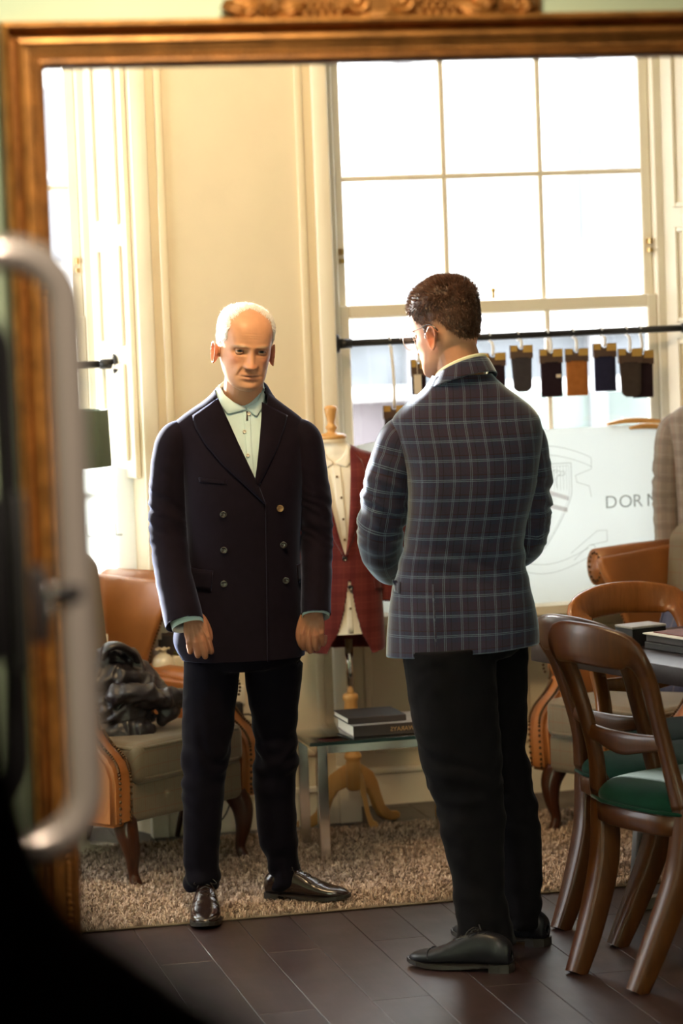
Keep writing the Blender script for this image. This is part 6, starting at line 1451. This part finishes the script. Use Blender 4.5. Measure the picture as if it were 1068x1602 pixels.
# ------------------------------------------------------------------ tailor's dummy with ivory shirt and burgundy blazer
def dummy():
    Fm = Facing(2.115, 9.46); xz = lambda px, py, off=0.0: Fm(px, py, off); D = lambda a, b: abs(xz(a, 900)[0] - xz(b, 900)[0])
    root = Fm.P; z = lambda py: xz(538, py)[1]; x = lambda px, py: xz(px, py)[0]
    o = thing('tailor_dummy', 'tailor\'s dummy with turned wooden neck knob on a three legged pine stand', 'mannequin', root, Fm.rz)
    cx = x(536, 760); ne = x(519, 690)
    yc = [(0, 0.0)]; bf = [(0.6, 0.10), (0.9, 0.105), (1.1, 0.118), (1.22, 0.098), (1.28, 0.062), (1.34, 0.052)]; bb = [(0.6, 0.09), (0.9, 0.095), (1.1, 0.10), (1.22, 0.085), (1.28, 0.058), (1.34, 0.052)]
    base = [(1010, 470, 603), (960, 474, 600), (900, 479, 596), (850, 482, 594), (800, 479, 599), (765, 474, 604), (740, 469, 607), (722, 471, 603), (712, 482, 588), (704, 496, 565), (697, 502, 550)]
    rows = px_rows(Fm, base, yc, bf, bb)
    body = grow(rows, -0.014)[1:] + [(z(690), x(499, 690), x(541, 690), 0, 0.048, 0.048), (z(683), x(500, 683), x(539, 683), 0, 0.046, 0.046)]
    torso(body, 40, 60, 2.2, cap=True).build('torso', plain('linen_dummy', (0.70, 0.58, 0.40), 0.8, bumps=(400, 0.1, 0.001)), o)
    m = MB(); zc = z(686); m.lathe([(0.004, 0), (0.047, 0.0), (0.050, 0.006), (0.049, 0.013), (0.040, 0.017), (0.018, 0.021), (0.013, 0.027), (0.019, 0.035), (0.020, 0.041), (0.014, 0.048), (0.012, 0.056), (0.019, 0.083), (0.0225, 0.100), (0.021, 0.108), (0.012, 0.113), (0.002, 0.114)], 32, (ne, 0, zc)); m.build('neck_knob', 'pine', o)
    px_ = x(548, 1085); zt = z(1085)
    MB().tube([(cx, 0, z(1000)), (px_, 0, zt - 0.01)], 0.0135, 18).build('pole', 'chrome', o)
    h = zt; L = [(0.020, h), (0.026, h - 0.004), (0.027, h - 0.020), (0.022, h - 0.028), (0.024, h - 0.05), (0.025, h - 0.11), (0.026, h - 0.155), (0.030, h - 0.165), (0.030, h - 0.178), (0.022, h - 0.192), (0.021, h - 0.200), (0.029, h - 0.210), (0.030, h - 0.220), (0.023, h - 0.230), (0.025, h - 0.235), (0.025, h - 0.325), (0.018, h - 0.333)]
    MB().lathe([(a, b - 0) for a, b in L[::-1]], 30, (px_, 0, 0)).build('post', 'pine', o)
    tips = [to_local(Fm, on_z(*p)) for p in ((622, 1280), (592, 1300), (466, 1295))]; lz = h - 0.235
    for tp in tips:
        d = (tp - Vector((px_, 0, 0))); d.z = 0; Ld = d.length; d.normalize(); m = MB()
        prof = [(0.018, lz - 0.004), (0.22 * Ld, lz - 0.022), (0.40 * Ld, lz - 0.050), (0.50 * Ld, lz - 0.085), (0.56 * Ld, lz - 0.125), (0.66 * Ld, 0.062), (0.80 * Ld, 0.036), (0.95 * Ld, 0.030), (Ld, 0.022), (Ld, 0.004), (0.90 * Ld, 0.0), (0.74 * Ld, 0.006), (0.58 * Ld, 0.026), (0.46 * Ld, 0.062), (0.38 * Ld, lz - 0.135), (0.28 * Ld, lz - 0.105), (0.018, lz - 0.085)]
        m.prism([(a, max(0.0, c)) for a, c in prof], -0.011, 0.011, 'y'); m.xf(Matrix.Translation((px_, 0, 0)) @ Matrix.Rotation(math.atan2(d.y, d.x), 4, 'Z')); q = m.build('leg', 'pine', o); bvm = q.modifiers.new('b', 'BEVEL'); bvm.width = 0.004; bvm.segments = 2
    X = lambda Lp: [xz(*p) for p in Lp]
    # shirt
    S = thing('shirt', 'ivory shirt buttoned on the tailor\'s dummy under the burgundy blazer', 'shirt', root, Fm.rz)
    sr = grow(rows, -0.008); sr[0] = (z(988), x(478, 988), x(596, 988), 0, 0.10, 0.09)
    sm = torso(sr + [(z(692), x(500, 692), x(543, 692), 0, 0.050, 0.050)], 40, 80, 2.2, lambda a, b, c, ce, se: ((fold_noise(a, b, c, 12, 6, 3, 0.003)) * ce, fold_noise(a, b, c, 12, 6, 3, 0.003) * se, 0 * c)).build('cloth', 'shirt_white', S); sb = bvh_of(sm)
    patch(sb, X([(500, 694), (505, 706), (513, 716), (521, 722)]), X([(496, 704), (498, 722), (505, 733), (520, 725)]), 6, 14, 0.004, 'collar', 'shirt_white', S, 0.0025, roll=0.004)
    patch(sb, X([(543, 692), (540, 704), (534, 714), (524, 722)]), X([(547, 703), (548, 722), (542, 729), (527, 725)]), 6, 14, 0.004, 'collar', 'shirt_white', S, 0.0025, roll=0.004)
    patch(sb, X([(519, 726), (528, 800), (536, 860), (544, 985)]), X([(533, 726), (540, 800), (545, 860), (553, 985)]), 4, 24, 0.002, 'placket', 'shirt_white', S, 0.002)
    for p in ((527, 743), (534, 775), (537, 808), (539, 840), (548, 947)): button(sb, *xz(*p), 0.0045, 'button_brass', S, 0.004)
    # blazer
    B = thing('blazer', 'burgundy checked blazer hanging open on the tailor\'s dummy', 'jacket', root, Fm.rz)
    LA = X([(499, 700), (508, 740), (522, 800), (536, 860)]); RA = X([(546, 698), (547, 740), (545, 800), (541, 860)]); zA, zB = z(862), z(905)
    LB = X([(545, 903), (538, 950), (529, 985), (512, 1016)]); RB = X([(548, 903), (556, 950), (566, 985), (582, 1016)])
    ip = lambda Lp, zz: np.interp(zz, [p[1] for p in Lp[::-1]], [p[0] for p in Lp[::-1]])
    def hole(c):
        if c[1] > 0: return False
        if c[2] > zA: return ip(LA, c[2]) - 0.006 < c[0] < ip(RA, c[2]) + 0.006
        if c[2] < zB: return ip(LB, c[2]) < c[0] < ip(RB, c[2])
        return False
    br = [rows[0]] + rows[1:]; br = [(z(1017), x(494, 1017), x(598, 1017), 0, 0.112, 0.10)] + br
    fm = torso(br, 200, 360, 2.25).build('t', 'plaid_red'); bv = bvh_of(fm); bpy.data.objects.remove(fm)
    J = torso(br, 200, 360, 2.25, None, hole).build('cloth', 'plaid_red', B); J.modifiers.new('s', 'SOLIDIFY').thickness = 0.003
    patch(bv, X([(499, 702), (507, 740), (520, 795), (531, 838), (539, 864)]), X([(490, 722), (487, 745), (498, 790), (517, 832), (538, 866)]), 8, 28, 0.004, 'lapel', 'plaid_red', B, roll=0.005)
    patch(bv, X([(547, 700), (548, 740), (547, 790), (544, 838), (541, 862)]), X([(565, 718), (572, 740), (567, 780), (555, 830), (542, 864)]), 8, 28, 0.004, 'lapel', 'plaid_red', B, roll=0.005)
    patch(bv, X([(584, 899), (606, 904)]), X([(587, 919), (607, 924)]), 4, 10, 0.004, 'pocket_flap', 'plaid_red', B, 0.003)
    for p in ((539, 869), (548, 914)): button(bv, *xz(*p), 0.009, 'button_dark', B, 0.004)
    for s, pts in ((-1, [(478, 724, 0), (470, 745, 0.0), (464, 800, 0.02), (462, 870, 0.03), (464, 940, 0.01)]), (1, [(592, 724, 0.0), (605, 745, 0.0), (611, 800, 0.02), (614, 870, 0.03), (613, 940, 0.01)])):
        sleeve('sleeve', 'plaid_red', B, pts3(Fm, pts), [0.045, 0.052, 0.050, 0.046, 0.043], 1.1, (1, 0, 0), 0.004, s)
dummy()

# ------------------------------------------------------------------ second dummy at the right edge: grey checked jacket
def grey_jacket():
    Fm = Facing(3.60, 9.555); xz = lambda px, py, off=0.0: Fm(px, py, off); z = lambda py: xz(1090, py)[1]
    o = thing('checked_jacket', 'grey brown checked jacket hanging on the pier at the right edge', 'jacket', Fm.P, Fm.rz)
    X0 = 1128; rows = px_rows(Fm, [(930, 1054, 1202), (880, 1056, 1200), (830, 1060, 1196), (780, 1058, 1198), (730, 1052, 1204), (700, 1047, 1209), (678, 1042, 1214), (660, 1040, 1212), (648, 1046, 1204), (637, 1060, 1192), (626, 1080, 1174), (616, 1098, 1158), (608, 1106, 1150)], [(0, 0)], [(0.8, 0.11), (1.2, 0.115), (1.36, 0.08), (1.42, 0.06)], [(0.8, 0.07), (1.2, 0.075), (1.36, 0.065), (1.42, 0.055)])
    torso(rows, 60, 110, 2.3).build('body', 'plaid_grey', o)
    for pts in ([(1062, 660, 0.0), (1048, 675, 0.0), (1043, 720, -0.01), (1042, 780, 0.01), (1043, 840, 0.0), (1046, 900, -0.02)], [(1194, 660, 0.0), (1208, 675, 0.0), (1213, 720, 0.0), (1214, 780, 0.01), (1213, 840, 0.0), (1210, 900, -0.02)]):
        sleeve('sleeve', 'plaid_grey', o, pts3(Fm, pts), [0.040, 0.047, 0.047, 0.046, 0.044, 0.042], 0.95, (1, 0, 0), 0.005, 4)
    cx = xz(1128, 640)[0]
    MB().limb([(cx - 0.17, 0.0, z(664)), (cx - 0.08, 0.0, z(636)), (cx, 0.0, z(622)), (cx + 0.08, 0.0, z(636)), (cx + 0.17, 0.0, z(664))], 0.013, 12).build('hanger', 'pine', o); MB().tube([(cx, 0, z(622)), (cx, 0.0, z(600)), (cx, 0.05, z(592)), (cx, 0.075, z(600))], 0.0035, 8, sub=3).build('hook', 'chrome', o)
grey_jacket()

# ------------------------------------------------------------------ black quilted jacket thrown over the left armchair
def thrown_jacket():
    Fm = Facing(1.22, 9.05); xz = lambda px, py, off=0.0: Fm(px, py, off)
    o = thing('quilted_jacket', 'crumpled black nylon jacket thrown on the seat of the left armchair', 'jacket', Fm.P, Fm.rz)
    def P(L): return pts3(Fm, L)
    m = MB()
    m.limb(P([(140, 1065, 0.10), (185, 1062, 0.10), (225, 1080, 0.10), (262, 1094, 0.10)]), [0.070, 0.080, 0.060, 0.030], 18, 4, 0.8)
    m.limb(P([(150, 1105, 0.08), (190, 1112, 0.06), (218, 1115, 0.08)]), [0.085, 0.090, 0.055], 18, 4, 0.7)
    m.limb(P([(162, 1032, 0.08), (190, 1030, 0.10), (215, 1045, 0.12), (238, 1072, 0.12)]), [0.030, 0.036, 0.036, 0.030], 14, 4)
    m.limb(P([(180, 1090, -0.02), (200, 1082, -0.02), (245, 1092, 0.02), (276, 1088, 0.06), (281, 1098, 0.08)]), [0.026, 0.032, 0.036, 0.022, 0.016], 14, 4)
    m.limb(P([(150, 1145, 0.04), (190, 1148, 0.0), (225, 1145, 0.0)]), [0.05, 0.042, 0.036], 14, 4)
    m.limb(P([(250, 1084, 0.10), (264, 1104, 0.06), (255, 1122, 0.05)]), [0.030, 0.034, 0.022], 14, 4)
    b = m.build('shell', 'padding', o); remesh(b, 0.005, 0.5, 8)
    me = b.data; n = len(me.vertices); co = np.empty(n * 3); no = np.empty(n * 3); me.vertices.foreach_get('co', co); me.vertices.foreach_get('normal', no); co = co.reshape(-1, 3); no = no.reshape(-1, 3)
    def ridge(p):
        w = Vector((p[0] + 0.03 * noise.noise(Vector(p) * 9), p[1], p[2] + 0.03 * noise.noise(Vector(p) * 8 + Vector((5, 0, 0)))))
        a = 1 - 2.4 * abs(noise.noise(Vector((w.x * 9 + w.z * 13, w.y * 6, w.z * 22 - w.x * 10)))); b_ = 1 - 2.4 * abs(noise.noise(Vector((w.x * 26 - w.z * 12 + 3, w.y * 14, w.z * 15 + w.x * 20)))); return max(-0.6, a) * 0.8 + max(-0.5, b_) * 0.45
    d = np.array([ridge(p) for p in co]) * 0.0125; me.vertices.foreach_set('co', (co + no * d[:, None]).ravel()); me.update()
    md = b.modifiers.new('s', 'SMOOTH'); md.factor = 0.4; md.iterations = 2
    A = P([(222, 1147, 0.0), (240, 1142, 0.0)]); c = MB(); c.tube([A[0], A[1]], [0.036, 0.034], 24, False); q = c.build('sleeve_cuff', 'padding', o); q.modifiers.new('s', 'SOLIDIFY').thickness = 0.006
    c = MB(); c.tube(P([(160, 1030, 0.03), (166, 1014, 0.02), (184, 1010, 0.03), (204, 1020, 0.06), (212, 1034, 0.09)]), [0.010, 0.014, 0.014, 0.012, 0.010], 10, sub=5, asp=2.2); c.build('collar', 'padding', o)
thrown_jacket()
